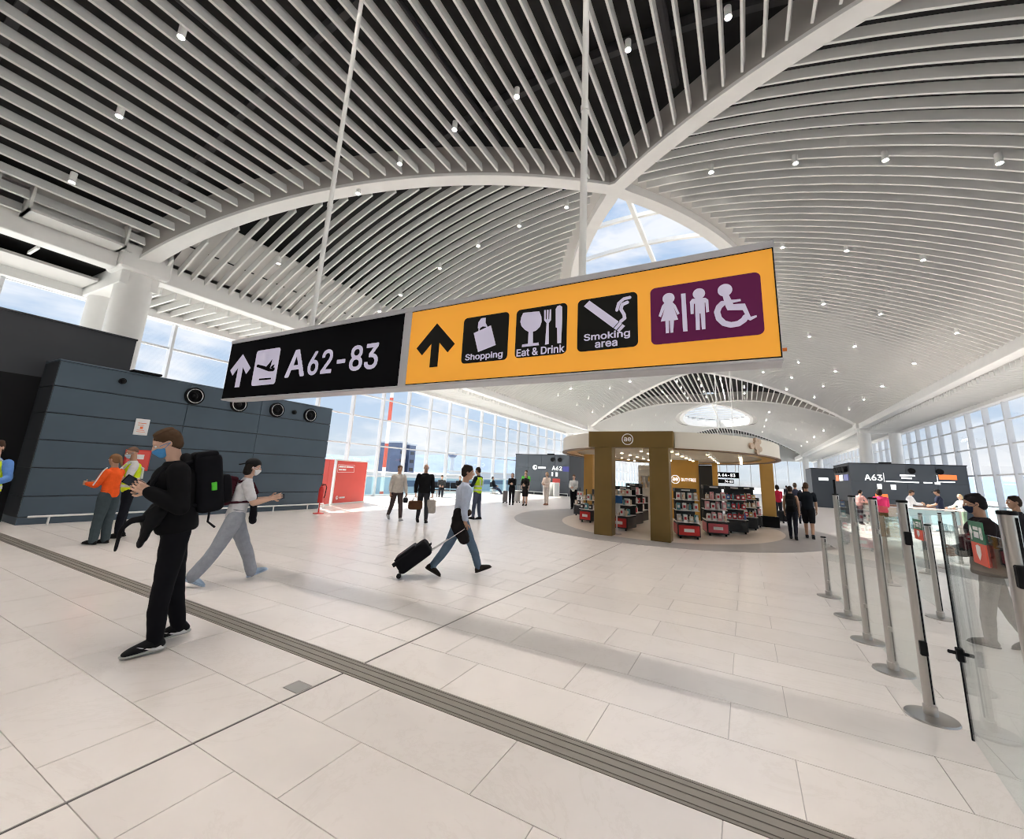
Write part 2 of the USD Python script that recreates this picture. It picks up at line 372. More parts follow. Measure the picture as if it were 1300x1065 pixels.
# black roof deck over the slats, open at the skylights
xs = np.linspace(CX-HW-0.2, CX+HW+0.2, 90); ys = np.arange(YB, YE+1, 0.5)
X, Y = np.meshgrid(xs, ys); Zd = vz(X)+1.35
hole = np.zeros_like(X, bool)
for (y1, y2) in SKYL:
    hole |= (np.abs(X-CX) < sky_w(Y, y1, y2)-0.24) & (Y > y1+.5) & (Y < y2-.5)
V = np.stack([X, Y, Zd], -1).reshape(-1,3); nx = len(xs); f = []
for a in range(len(ys)-1):
    for b in range(nx-1):
        if hole[a,b] or hole[a+1,b] or hole[a,b+1] or hole[a+1,b+1]: continue
        q = a*nx+b; f += [[q,q+nx,q+nx+1],[q,q+nx+1,q+1]]
obj('roof_deck', trimesh.Trimesh(V, f, process=False), M['deck'], ceil_lens)
# ducts and purlins under the deck, seen between the slats
du = []
for yy in (-5.5, -2.2, 1.0, 4.6, 8.4):
    xx = np.linspace(-14, 8, 16) if yy < 5 else np.linspace(-8.2, 1.8, 10)
    du.append(sweep(np.stack([xx, 0*xx+yy, vz(xx)+1.0], -1), (0,1,0), (0,0,1), 0.16, 0.28))
for xx in (-9.4, -6.0, -1.0, 3.5): du.append(cyl((xx, YB+1, float(vz(xx))+0.8), (xx, 4.7+float(lens(0,xx))-0.8, float(vz(xx))+0.8), 0.11, 10))
obj('service_duct', du, M['duct'], ceil_lens)
# sloping white closure panels above the left and right springing
cp = []
for s, parent in ((-1, 'l'), (1, 'r')):
    y = 5.4; k = 0
    while y < 44:
        x0, x1 = CX+s*(HW-0.25), CX+s*(HW-1.9)
        L = 4.0
        v = np.array([(x0,y,float(vz(x0))+0.34),(x0,y+L-.03,float(vz(x0))+0.34),(x1,y+L-.03,float(vz(x1))+0.5),(x1,y,float(vz(x1))+0.5)])
        v = np.vstack([v, v+np.array([0,0,0.04])])
        t = trimesh.Trimesh(v, BF, process=False)
        obj('closure_panel', t, M['panel_grey'], ceil_bay)
        y += L
# dark slots along the closure panels
sl = []
for q in range(36):
    y = 5.6+q*0.56; x0 = CX-(HW-0.95); sl.append(place(bx(-0.02,0.05,-0.15,0.15,0,0.012), (x0, y, float(vz(x0))+0.375)))
obj('vent_slot', sl, M['black'], ceil_bay, kind='stuff')

# longitudinal edge beams, side soffits with slats
beam = thing('trim_1', 'long white edge beams along both sides of the vault', kind='structure')
for s in (-1, 1):
    xb = CX+s*HW
    for y0, y1 in ((YB, 4.2), (5.2, 45.4), (46.6, 86.8), (87.8, YE)):
        obj('edge_beam', bbx(xb-0.24, xb+0.24, y0, y1, 6.72, 7.30, 0.02), M['rib'], beam)
soff = thing('ceiling', 'flat slatted soffit between vault edge and glazing', kind='structure')
for s in (-1, 1):
    a, b = (XL+0.1, CX-HW-0.3) if s < 0 else (CX+HW+0.3, XR-0.1)
    y = 5.5; q = 0; rest = []
    while y < YE:
        t = bx(a, b, y-0.03, y+0.03, 6.52, 6.74)
        if s < 0 and y < 20: obj('soffit_slat', t, M['slat'], soff)
        else: rest.append(t)
        y += 0.4
    obj('far_soffit_slat', rest, M['slat'], soff, kind='stuff')
    obj('soffit_deck', bx(a, b, 4.4, YE, 7.05, 7.15), M['panel_grey'], soff)
    obj('window_head', bbx(XL-0.1, XL+0.35, YB, YE, 6.34, 6.62, 0.01) if s < 0 else bbx(XR-0.35, XR+0.1, YB, YE, 6.34, 6.62, 0.01), M['rib'], soff)
# plain soffit and bulkhead boxes beside the camera (left) and their mirror
for s in (-1, 1):
    xa = lambda o: CX+s*(HW+o)
    lo, hi = sorted((xa(0.3), XL+0.1 if s < 0 else XR-0.1))
    obj('soffit_panel', bbx(lo, hi, YB, 1.0, 6.60, 6.68, 0.005), M['panel_grey'], soff)
    obj('soffit_panel', bbx(lo, lo+0.9 if s > 0 else hi-0.9, 1.0, 4.3, 6.60, 6.68, 0.005) if s < 0 else bbx(lo+0.9, hi, 1.0, 4.3, 6.60, 6.68, 0.005), M['panel_grey'], soff)
    obj('soffit_void', bx(lo, hi, 0.9, 4.4, 7.0, 7.05), M['deck'], soff)
    for q in range(9):
        y = -6.8+q*1.2; lx, hx = sorted((xa(0.22), xa(0.95)))
        obj('soffit_bracket', bx(lx, hx, y-0.03, y+0.03, 6.66, 6.74), M['white'], soff)
    for (y0, y1) in ((YB+0.5, 1.75), (2.25, 4.1)):
        lx, hx = sorted((xa(-0.55), xa(-0.60)))
        x2a, x2b = sorted((xa(-0.35), xa(-0.98)))
        obj('bulkhead', [bx(lx, hx, y0, y1, 7.15, 8.1), bx(x2a, x2b, y0, y1, 7.10, 7.16), bx(x2a, x2b, y0, y0+0.05, 7.1, 7.8), bx(x2a, x2b, y1-0.05, y1, 7.1, 7.8)], M['panel_grey'], soff, label='pale box bulkhead beside the vault edge')
# columns and cross beams
col = thing('trim_2', 'tall white round columns and their cross beams', kind='structure')
for k, cy in enumerate(COLY):
    for s in (-1, 1):
        for dx, r in ((0.15, 0.44), (2.15, 0.40)):
            x0 = CX+s*(HW+dx)
            obj('column', cyl((x0, cy+0.1, 0), (x0, cy+0.1, 7.0 if dx < 1 else 6.5), r, 40), M['rib'], col, smooth=30)
        lo, hi = sorted((CX+s*(HW-0.2), CX+s*(HW+2.7)))
        obj('cross_beam', bbx(lo, hi, cy-0.35, cy+0.55, 6.36, 6.95, 0.02), M['rib'], col)
        lo, hi = sorted((CX+s*(HW-0.45), CX+s*(HW+0.55)))
        obj('column_head', bbx(lo, hi, cy-0.5, cy+0.7, 6.75, 7.5, 0.05), M['rib'], col)

# ---- glazed walls
MY0 = 7.01-2.12*7
def glazing(n, x, s, label):
    w = thing(f'window_{n}', label, kind='structure')
    ys = [MY0+2.12*k for k in range(52) if MY0+2.12*k < YE+1]
    rows = [0.06, 1.08, 2.75, 4.25, 5.45, 6.36]
    for y in ys: obj('mullion', bbx(x-0.10, x+0.16, y-0.045, y+0.045, 0, 6.5, 0.008) if s < 0 else bbx(x-0.16, x+0.10, y-0.045, y+0.045, 0, 6.5, 0.008), M['mullion'], w)
    for z in rows: obj('transom', bx(x-0.05, x+0.05, ys[0], ys[-1], z-0.035, z+0.035), M['mullion'], w)
    cnt = 0; rest = []
    for y in ys[:-1]:
        for a, b in zip(rows[:-1], rows[1:]):
            t = bx(x-0.012, x+0.012, y+0.05, y+2.07, a+0.04, b-0.04)
            v = np.array([(x,y+.045,a+.035),(x,y+2.075,a+.035),(x,y+2.075,b-.035),(x,y+.045,b-.035)])
            t = trimesh.Trimesh(v, [[0,1,2],[0,2,3]], process=False)
            obj('pane', t, M['pane_teal'] if a < 0.5 else M['pane'], w)
glazing(1, XL, -1, 'tall glazed wall along the left side of the hall')
glazing(2, XR, 1, 'tall glazed wall along the right side of the hall')
# end walls
we = thing('wall_back', 'white end wall behind the camera', kind='structure')
obj('plaster', bx(XL-0.3, XR+0.3, YB-0.6, YB-0.3, 0, 12.4), M['white'], we)
wf = thing('wall_far', 'glazed white end wall of the concourse', kind='structure')
obj('header', bx(XL, XR, YE, YE+0.3, 6.5, 12.4), M['white'], wf)
for k in range(15):
    obj('post', bx(XL+k*2.14-0.06, XL+k*2.14+0.06, YE, YE+0.2, 0, 6.5), M['mullion'], wf)
    if k < 14: obj('pane', bx(XL+k*2.14+0.06, XL+(k+1)*2.14-0.06, YE+0.09, YE+0.11, 0.1, 6.5), M['pane'], wf)
ro = []
for s in (-1, 1):
    lo, hi = sorted((CX+s*(HW-0.1), (XL-0.4 if s < 0 else XR+0.4)))
    ro.append(bx(lo, hi, YB-0.6, YE+0.4, 8.0, 8.2))
obj('roof_edge', ro, M['panel_grey'], soff)
for x in (XL, XR): obj('upper_wall', bx(x-.06, x+.06, YB, YE, 6.6, 8.05), M['panel_grey'], soff)

# ---- outside
ap = thing('ground', 'pale concrete airport apron outside', kind='structure')
obj('apron', bx(-900, 900, -300, 1200, -4.6, -4.4), M['concrete'], ap)
# ---------------------------------------------------------------- hanging sign
ORD = ['first','second','third','fourth','fifth','sixth','seventh','eighth','ninth','tenth','eleventh']
SY = 3.6
def on_y(px, py, y):
    d = ray(px, py); P = EYE + d*(y/d[1]); return (P[0], P[2])
M['sign_frame'] = mat('sign_aluminium', (0.50,0.50,0.53), 0.4, 0.2)
M['sign_black'] = mat('sign_black', (0.003,0.003,0.004), 0.7, spec=0.05)
M['sign_yellow'] = mat('sign_yellow', (0.76,0.345,0.035), 0.5, emit=(0.85,0.36,0.03), es=0.30)
M['sign_charcoal'] = mat('sign_charcoal', (0.013,0.013,0.012), 0.65, spec=0.1)
M['sign_purple'] = mat('sign_purple', (0.10,0.014,0.06), 0.6, emit=(0.14,0.015,0.075), es=0.15, spec=0.1)
M['sign_lilac'] = mat('sign_lilac_white', (0.60,0.57,0.70), 0.5, emit=(0.70,0.66,0.88), es=0.16)
M['orange_led'] = mat('orange_marker', (0.8,0.2,0.02), 0.4)
sign = thing('hanging_sign', 'long black and yellow wayfinding sign hung from two rods, gates A62-83 and facilities', 'sign', (-3.46, SY, 2.5))
O = np.array([-3.46, SY, 2.5])
def ob(name, m, ma, par, **k):
    if isinstance(m, list): m = join(m)
    m = tri(m).copy(); m.apply_translation(-O); return obj(name, m, ma, par, **k)
zb_, zt_ = 2.512, 3.500
ob('housing', [bx(-7.235, 0.30, SY+0.012, SY+0.22, zb_+.004, zt_-.004)], M['sign_frame'], sign)
ob('frame_rail', bbx(-7.24, 0.305, SY-0.012, SY+0.225, 3.438, zt_, .006), M['sign_frame'], sign)
ob('frame_rail', bbx(-7.24, 0.305, SY-0.012, SY+0.225, zb_, 2.536, .005), M['sign_frame'], sign)
ob('frame_post', bbx(-3.511, -3.396, SY-0.010, SY+0.1, 2.53, 3.44, .004), M['sign_frame'], sign)
bp = ob('black_panel', bx(-7.235, -3.511, SY, SY+0.02, 2.536, 3.438), M['sign_black'], sign, label='black gate panel reading A62-83')
yp = ob('yellow_panel', bx(-3.396, 0.288, SY, SY+0.02, 2.548, 3.432), M['sign_yellow'], sign, label='yellow facilities panel')
ob('edge_line', [bx(-3.398,0.296,SY-.004,SY+.01,3.430,3.437), bx(-3.398,0.296,SY-.004,SY+.01,2.541,2.548), bx(0.288,0.296,SY-.004,SY+.01,2.541,3.437)], M['sign_charcoal'], sign)
ob('status_lamp', cyl((0.30,SY+0.08,2.62),(0.335,SY+0.08,2.62),0.014,10), M['orange_led'], sign)
for rx in (-5.43, -1.31):
    zt = float(vz(rx))+1.2
    ob('suspension_rod', [cyl((rx,SY+0.11,3.49),(rx,SY+0.11,zt),0.036,16), cyl((rx,SY+0.11,3.5),(rx,SY+0.11,3.53),0.07,16), cyl((rx,SY+0.11,5.5),(rx,SY+0.11,5.56),0.045,16)], M['white'], sign)
class Pic:                                   # flat lettering and pictograms on the sign, in pixels of a photo crop turned into x,z of the sign's plane
    def __init__(s, x0, y0, k): s.a = (x0, y0, k)
    def __call__(s, x, y): return on_y(s.a[0]+x/s.a[2], s.a[1]+y/s.a[2], SY)
    def poly(s, pts): return Polygon([s(*p) for p in pts]).buffer(0)
    def line(s, pts, w): return LineString([s(*p) for p in pts]).buffer(w/2, quad_segs=6)
    def disc(s, x, y, r): return Point(s(x, y)).buffer(r, quad_segs=12)
def decal(name, shape, m, par, lift=0.0, d=0.004, label=None):
    t = face_y(prism(shape, d), SY-lift); path_parent = par
    t = t.copy(); t.apply_translation(-O); return obj(name, t, m, path_parent, label=label)
def letters(s, x0, z0, x1, z1, m, par, lift=0.0, name='lettering'):
    t = face_y(text(s, x0, z0, x1, z1, 0.004), SY-lift); t = t.copy(); t.apply_translation(-O); return obj(name, t, m, par)
def arrow(cx, zt, hw, zs, zbm, sw, th):
    k = th*0.72
    return Polygon([(cx,zt),(cx+hw,zs),(cx+hw-k,zs-k),(cx+sw/2,zs-k+hw-k-sw/2),(cx+sw/2,zbm),(cx-sw/2,zbm),(cx-sw/2,zs-k+hw-k-sw/2),(cx-hw+k,zs-k),(cx-hw,zs)])
decal('arrow', arrow(-6.86, 3.235, 0.275, 2.992, 2.703, 0.125, 0.125), M['sign_lilac'], bp)
decal('flight_symbol', rrect(-6.485, 2.70, -5.90, 3.252, .045), M['sign_lilac'], bp)
P3 = Pic(280, 400, 5.4167)
plane = unary_union([P3.line([(258,350),(300,360),(345,378),(368,372)], .045), P3.poly([(262,342),(300,352),(350,368),(374,360),(366,386),(335,388),(292,372),(255,358)]), P3.poly([(313,360),(340,330),(358,305),(348,345),(338,372)]), P3.poly([(345,362),(362,345),(374,340),(362,366)]), P3.line([(270,443),(345,437)], .025)])
decal('flight_symbol', plane, M['sign_black'], bp, 0.004)
letters('A', -5.70, 2.775, -5.27, 3.175, M['sign_lilac'], bp)
letters('62-83', -5.21, 2.775, -3.885, 3.115, M['sign_lilac'], bp)
decal('arrow', arrow(-3.005, 3.241, 0.273, 2.968, 2.724, 0.112, 0.125), M['sign_charcoal'], yp)
A1, A2 = Pic(520, 370, 5.909), Pic(720, 340, 4.6429)
def tile_icon(x0, z0, x1, z1, m, white, words, label):
    t = decal('pictogram', rrect(x0, z0, x1, z1, .045), m, sign, label=label)
    decal('symbol', white, M['sign_lilac'], t, 0.004)
    for (s, *b) in words: letters(s, *b, M['sign_lilac'], t, 0.004)
bag = unary_union([A1.poly([(484,314),(612,256),(648,402),(516,455)]), A1.poly([(540,203),(574,198),(572,235),(585,262),(560,265),(548,272),(527,283),(515,278),(518,235)]), A1.line([(522,292),(530,266),(560,250),(582,268)], .012)]).difference(A1.poly([(530,276),(552,262),(566,268),(560,275),(530,284)]))
tile_icon(-2.628, 2.729, -2.06, 3.246, M['sign_charcoal'], bag, [('Shopping', -2.575, 2.742, -2.112, 2.83)], 'black shopping bag pictogram')
glass_ = unary_union([A1.poly([(855,162),(975,150),(990,190),(993,225),(980,265),(950,295),(927,302),(927,390),(970,384),(971,404),(845,418),(847,399),(890,394),(895,305),(868,290),(842,262),(833,230),(840,195)]),
    A1.poly([(1012,142),(1024,141),(1024,210),(1031,212),(1033,140),(1044,139),(1043,210),(1049,210),(1053,137),(1065,136),(1062,215),(1046,238),(1046,395),(1018,400),(1030,240),(1012,218)]),
    A1.poly([(1098,135),(1110,112),(1130,105),(1146,115),(1147,200),(1138,388),(1110,390),(1108,275),(1098,270)])])
tile_icon(-1.972, 2.733, -1.418, 3.245, M['sign_charcoal'], glass_, [('Eat & Drink', -1.950, 2.745, -1.437, 2.825)], 'black eat and drink pictogram')
cig = unary_union([A2.poly([(100,228),(133,195),(305,318),(272,355)]), A2.poly([(276,358),(309,321),(324,330),(290,367)]), A2.poly([(295,371),(328,333),(342,344),(308,380)]),
    A2.line([(370,176),(335,184),(305,210),(294,250)], .028), A2.line([(355,205),(325,218),(318,245),(336,275),(340,298),(318,316)], .03)])
tile_icon(-1.311, 2.734, -0.753, 3.246, M['sign_charcoal'], cig, [('Smoking', -1.245, 2.815, -0.820, 2.90), ('area', -1.139, 2.755, -0.932, 2.812)], 'black smoking area pictogram')
wom = unary_union([A2.disc(598,182,.049), A2.poly([(577,205),(622,204),(640,222),(663,270),(650,278),(628,232),(655,306),(630,310),(626,382),(609,384),(606,312),(601,312),(601,385),(582,387),(580,314),(553,318),(577,238),(553,292),(540,286),(560,226)]),
    A2.poly([(672,155),(698,152),(711,374),(684,377)]),
    A2.disc(777,154,.047), A2.poly([(738,185),(815,178),(832,190),(837,260),(820,264),(815,205),(811,206),(816,362),(795,364),(787,270),(781,270),(783,366),(760,368),(754,212),(748,213),(746,272),(729,274),(724,202)]),
    A2.disc(930,133,.053), A2.poly([(916,165),(935,155),(952,158),(968,190),(1022,186),(1024,197),(975,208),(980,216),(1048,212),(1082,290),(1116,280),(1119,290),(1080,312),(1066,306),(1035,250),(945,252),(932,225)]),
    A2.line([(915,212),(895,232),(884,262),(895,300),(925,328),(965,338),(1010,330),(1042,308),(1052,292)], .045)])
tile_icon(-0.642, 2.732, 0.196, 3.250, M['sign_purple'], wom, [], 'purple toilets pictogram with woman, man and wheelchair')

# ---------------------------------------------------------------- left gate booth
M['white_trim'] = mat('white_rail', (0.78,0.78,0.76), 0.35)
M['red_panel'] = mat('red_hoarding', (0.66,0.075,0.06), 0.45, var=0.04, scale=1.5)
M['red'] = mat('signal_red', (0.55,0.02,0.018), 0.35)
M['paper'] = mat('white_paper', (0.82,0.82,0.82), 0.6)
M['orange'] = mat('orange_print', (0.85,0.16,0.03), 0.5)
booth = thing('gate_booth', 'tall slate blue panelled gate booth on the left with round air nozzles', 'booth', (-13.8, 3.3, 0))
BO = np.array([-13.8, 3.3, 0])
def bo(name, m, ma, **k):
    if isinstance(m, list): m = join(m)
    m = tri(m).copy(); m.apply_translation(-BO); return obj(name, m, ma, k.pop('par', booth), **k)
bo('body', bx(-15.12, -13.84, 3.33, 10.80, 0.0, 3.66), M['anthracite'])
rows = [0.16, 0.60, 1.22, 1.835, 2.45, 3.07, 3.66]
cols = [3.31, 6.02, 8.1, 10.83]
for a, b in zip(rows[:-1], rows[1:]):
    for c, d in zip(cols[:-1], cols[1:]):
        bo('panel', bbx(-13.85, -13.80, c+.004, d-.004, a+.012, b-.008, .008), M['navy'])
    bo('side_panel', bbx(-15.1, -13.82, 3.30, 3.34, a+.006, b-.006, .006), M['anthracite'])
    bo('side_panel', bbx(-15.1, -13.82, 10.79, 10.83, a+.006, b-.006, .006), M['navy'])
bo('plinth', bx(-15.1, -13.83, 3.32, 10.81, 0, 0.15), M['navy'])
bo('roof_edge', bbx(-15.13, -13.79, 3.29, 10.84, 3.655, 3.70, .01), M['navy'])
for y, z in ((6.13,3.335),(7.37,3.30),(8.62,3.31),(9.89,3.31)):
    d = bo('air_nozzle', face_x(prism(Point(y,z).buffer(0.245, 24).difference(Point(y,z).buffer(0.20,24)), 0.07), -13.80), M['black'])
    bo('nozzle_ring', tube([(-13.725, y+0.195*math.cos(t), z+0.195*math.sin(t)) for t in np.linspace(0, 2*math.pi, 33)], 0.012), M['chrome'], par=d)
    bo('nozzle_bowl', place(lathe([(0.19,0.05),(0.165,0.0),(0.10,-0.02),(0.06,0.03),(0.0,0.05)], 24), (-13.77,y,z), ry=90), M['black'], par=d)
for y, z in ((4.48,3.42),(9.26,3.33)):
    bo('dome_camera', [place(trimesh.creation.icosphere(2, 0.06), (-13.76,y,z)), cyl((-13.80,y,z),(-13.74,y,z),0.075,16)], M['black'])
bo('roof_floodlight', bbx(-13.95, -13.70, 4.62, 5.25, 3.70, 3.76, .01), M['black'])
ra = [tube([(-13.62, 3.42, 0.185), (-13.62, 10.85, 0.185)], 0.022, 8), tube([(-13.62, 10.85, 0.185),(-13.62,10.85,0.0)], 0.022, 8)]
bo('bumper_rail', ra, M['white_trim'])
for y in (3.75, 5.05, 6.4, 7.7, 8.95, 10.2): bo('rail_post', cyl((-13.62,y,0),(-13.62,y,0.19),0.02,8), M['white_trim'])
def wall_rect(p0, p1, name, m, x=-13.79, d=0.01):
    a, b = [EYE+ray(*p)*((x-EYE[0])/ray(*p)[0]) for p in (p0, p1)]
    return [min(a[1],b[1]), max(a[1],b[1]), min(a[2],b[2]), max(a[2],b[2])]
y0,y1,z0,z1 = wall_rect((172,538),(186,553), '', None)
no = obj('notice', bx(0, 0.008, -0.15, 0.15, 0, 0.42), M['paper'], thing('wall_notice', 'small white paper notice fixed to the slate blue booth wall', 'notice', (-13.798, (y0+y1)/2, z0)))
obj('print', [bx(0.008,0.0095,-.09,.09,.30,.315), bx(0.008,0.0095,-.09,.05,.25,.26), bx(0.008,0.0095,-.09,.07,.12,.13), bx(0.008,.0095,-.09,.09,.08,.09), bx(0.008,.0095,-.03,.03,.16,.22)], M['orange'], no)
y0,y1,z0,z1 = wall_rect((160,570),(186,598), '', None)
hc = thing('fire_cabinet', 'red fire hose cabinet on the booth wall behind the hi-vis worker', 'cabinet', (-13.798, (y0+y1)/2, z0))
w2, hh = (y1-y0)/2, z1-z0
obj('box', bbx(0,0.06,-w2,w2,0,hh,.01), M['red'], hc); obj('door', bbx(0.06,0.075,-w2+.03,w2-.03,.03,hh-.03,.004), M['red_panel'], hc)
obj('label_plate', bx(0.075,0.078,-w2*.55,w2*.45,hh*.55,hh*.78), M['paper'], hc, label='white label plate')
# rear volume: higher dark box behind the booth
rear = thing('rear_booth', 'taller plain anthracite volume behind the left gate booth', 'booth', (-14.6, YB+1, 0))
pr = Polygon([(YB+1,0),(3.27,0),(3.27,3.71),(4.84,3.71),(4.84,4.68),(YB+1,4.68)])
t = place(face_x(prism(pr, 0.52), -15.12), (14.6, -(YB+1), 0)); obj('shell', t, M['anthracite'], rear)
obj('recess', bx(-0.0, 0.02, 0.3, 3.26-YB-1, 0.05, 3.30), M['black'], rear, label='black recessed lower bay')
obj('roof_trim', bbx(-0.53, 0.03, 0, 4.86-YB-1, 4.68, 4.73, .01), M['anthracite'], rear)

# red hoarding panels, extinguisher
def upright(p0, p1, h, th, z0=0.0):
    p0, p1 = np.array(p0[:2]), np.array(p1[:2]); L = np.linalg.norm(p1-p0); a = math.degrees(math.atan2(*(p1-p0)[::-1]))
    return L, a
L, a = upright((-14.40,11.25),(-14.80,12.02),1.78,.06)
r1 = thing('hoarding_panel', 'narrow red hoarding panel next to the booth corner', 'panel', (-14.40,11.25,0), a)
obj('board', bbx(0,L*.48,-.03,.03,.05,1.80,.008), M['red_panel'], r1); obj('board', bbx(L*.5,L-.02,-.03,.03,.05,1.80,.008), M['red_panel'], r1); obj('frame_post', bbx(L-.03,L+.02,-.04,.04,0,1.83,.006), M['white_trim'], r1)
obj('base_rail', bbx(0,L,-.035,.035,0,.06,.006), M['white_trim'], r1)
L, a = upright((-14.84,12.16),(-15.32,14.30),1.78,.06)
r2 = thing('hoarding_panel', 'wide red hoarding panel with white lettering box by the window', 'panel', (-14.84,12.16,0), a)
obj('board', bbx(.04,L-.04,-.03,.03,.06,1.78,.008), M['red_panel'], r2)
for x0 in (0, L-.05): obj('frame_post', bbx(x0,x0+.05,-.035,.035,0,1.82,.006), M['white_trim'], r2)
for z0 in (.0, 1.77): obj('frame_rail', bbx(0,L,-.035,.035,z0,z0+.06,.006), M['white_trim'], r2)
fr = rrect(.12,1.30,1.22,1.62,.01).difference(rrect(.135,1.315,1.205,1.605,.01))
wl = [face_y(prism(fr,.004), -.03)]
for (u0,u1,v) in ((.19,.50,1.50),(.53,.62,1.50),(.66,1.14,1.50),(.19,.40,1.38),(.43,.66,1.38)): wl.append(bx(u0,u1,-.035,-.03,v,v+.065))
wl.append(face_y(prism(Point(.30,.27).buffer(.075,12).difference(Point(.32,.28).buffer(.035,10)),.004),-.03)); wl.append(bx(.45,.80,-.035,-.03,.24,.30))
obj('white_print', wl, M['paper'], r2)
p = fl(404, 652)
ex = thing('fire_extinguisher', 'red fire extinguisher on a stand at the booth corner', 'extinguisher', (p[0], p[1], 0))
obj('stand', [lathe([(0,0),(.17,0),(.17,.02),(.03,.04),(.02,.06),(.02,.35),(0,.35)], 20)], M['red'], ex)
obj('cylinder', lathe([(0,.34),(.075,.35),(.08,.38),(.08,.78),(.05,.86),(.025,.88),(.025,.92),(0,.92)], 20), M['red'], ex)
obj('hose', tube([(0.02,0,.90),(.10,.05,.95),(.14,.08,.85),(.12,.07,.60),(.10,.05,.50)], .014), M['black'], ex)
obj('handle', [bx(-.02,.12,-.012,.012,.91,.93), bx(-.02,.10,-.012,.012,.95,.965)], M['black'], ex)

# ---------------------------------------------------------------- far gate booths
M['screen_blue'] = mat('blue_screen', (0.03,0.03,0.12), 0.3, emit=(0.05,0.05,0.25), es=0.6)
M['lit_white'] = mat('lit_white_sign', (0.8,0.8,0.8), 0.4, emit=(1,1,1), es=0.7)
M['lit_orange'] = mat('lit_orange_sign', (0.8,0.2,0.05), 0.4, emit=(0.9,0.2,0.05), es=0.6)
M['slate'] = mat('grey_slate_panel', (0.075,0.088,0.105), 0.5, var=0.05, scale=0.8)
def far_booth(label, x0, x1, y, depth, h, word, mir):
    b = thing('gate_booth', label, 'booth', (x0, y, 0)); w = x1-x0
    obj('body', bx(0, w, 0.03, depth, 0, h), M['anthracite'], b)
    n = 4
    for k in range(n):
        for a_, b_ in ((0.15,h*.34),(h*.34,h*.67),(h*.67,h)):
            obj('panel', bbx(w*k/n+.006, w*(k+1)/n-.006, 0, 0.04, a_+.006, b_-.006, .006), M['slate'], b)
    obj('roof_edge', bbx(-.03, w+.03, -.02, depth+.02, h, h+.05, .01), M['anthracite'], b)
    obj('bumper_rail', [tube([(0,-.2,.2),(w,-.2,.2)],.025,8)]+[cyl((w*q/5,-.2,0),(w*q/5,-.2,.2),.02,8) for q in range(6)], M['white_trim'], b)
    f = lambda u: u if not mir else w-u
    def words(s, u0, u1, z0, z1, m=M['lit_white']): obj('lettering', face_y(text(s, min(f(u0),f(u1)), z0, max(f(u0),f(u1)), z1, .02), -.001), m, b)
    for u in (w*.55, w*.78) if not mir else (w*.16, w*.29): obj('round_nozzle', cyl((f(u),0,h-.35),(f(u),-.12,h-.38),.17,20), M['black'], b)
    obj('roof_floodlight', bbx(f(w*.33)-.3, f(w*.33)+.3, -.1, .1, h+.05, h+.12, .01), M['black'], b)
    return b, w, f, words
b2, w, f, words = far_booth('dark grey gate booth lettered A62 in front of the left glazing', -17.5, -12.55, 33.0, 4.0, 3.25, 'A62', True)
words('A62', 0.62, 1.50, 2.02, 2.36)
obj('logo', face_y(prism(unary_union([Point(3.18,2.2).buffer(.2,10).difference(Point(3.22,2.22).buffer(.1,10)), sbox(1.75+.0,2.12,2.35,2.30).buffer(0)]) if False else Point(1.90,2.2).buffer(.2,10).difference(Point(1.96,2.23).buffer(.09,10)),.02),-.001), M['lit_white'], b2)
obj('print', [bx(2.2,2.9,-.02,0,2.12,2.26), bx(3.42,3.56,-.02,0,1.55,1.85), bx(3.78,3.98,-.02,0,1.52,1.85)], M['lit_white'], b2)
obj('notice_board', bx(3.55,4.2,-.03,0,.75,1.35), M['red_panel'], b2); obj('screen', bx(4.42,4.95,-.03,0,1.95,2.35), M['screen_blue'], b2)
b3, w, f, words = far_booth('dark grey gate booth lettered A63 with orange panel on the right', 5.95, 11.45, 34.8, 5.5, 3.28, 'A63', False)
words('A63', 0.72, 1.60, 2.25, 2.62)
obj('print', [bx(1.66,1.69,-.02,0,2.2,2.75), bx(2.45,3.15,-.02,0,2.58,2.68), bx(2.5,3.0,-.02,0,2.42,2.52), bx(1.75,3.3,-.02,0,2.2,2.27), bx(3.5,3.9,-.02,0,2.2,2.28), bx(4.0,4.25,-.02,0,2.16,2.3), bx(4.1,4.7,-.02,0,2.30,2.35), bx(1.30,1.52,-.02,0,1.75,2.05), bx(1.95,2.2,-.02,0,1.75,2.05), bx(4.55-.42,4.58-.42,-.02,0,2.2,2.72)], M['lit_white'], b3)
obj('lit_panel', bx(4.22,5.0,-.03,0,2.47,2.75), M['lit_orange'], b3); obj('print', bx(4.4,4.9,-.02,0,2.30,2.36), M['lit_white'], b3); obj('notice_board', bx(1.15,1.75,-.03,0,.95,1.45), M['lit_orange'], b3)
for q in range(4): obj('side_nozzle', cyl((0,.8+q*.95,2.95),(-.25,.75+q*.95,2.9),.2,16), M['black'], b3)
obj('screen', bx(-.02,.0,.5,2.0,2.2,2.6), M['screen_blue'], b3); obj('screen', bx(-.02,.0,2.4,3.6,2.2,2.6), M['lit_white'], b3); obj('lit_panel', bx(-.02,0,3.9,4.9,2.2,2.6), M['lit_orange'], b3)
b4 = thing('gate_booth', 'small far dark gate booth behind the A63 booth', 'booth', (5.2, 46.5, 0))
obj('body', bx(0,5.8,0,4,0,3.3), M['slate'], b4); obj('roof_edge', bbx(-.03,5.83,-.03,4,3.3,3.36,.01), M['anthracite'], b4); obj('doorway', bx(1.5,3.1,-.03,0,0,2.4), M['black'], b4); obj('print', bx(.5,1.2,-.03,0,2.3,2.55), M['lit_white'], b4); obj('lit_panel', bx(1.7,2.6,-.03,0,2.55,2.9), M['lit_orange'], b4)
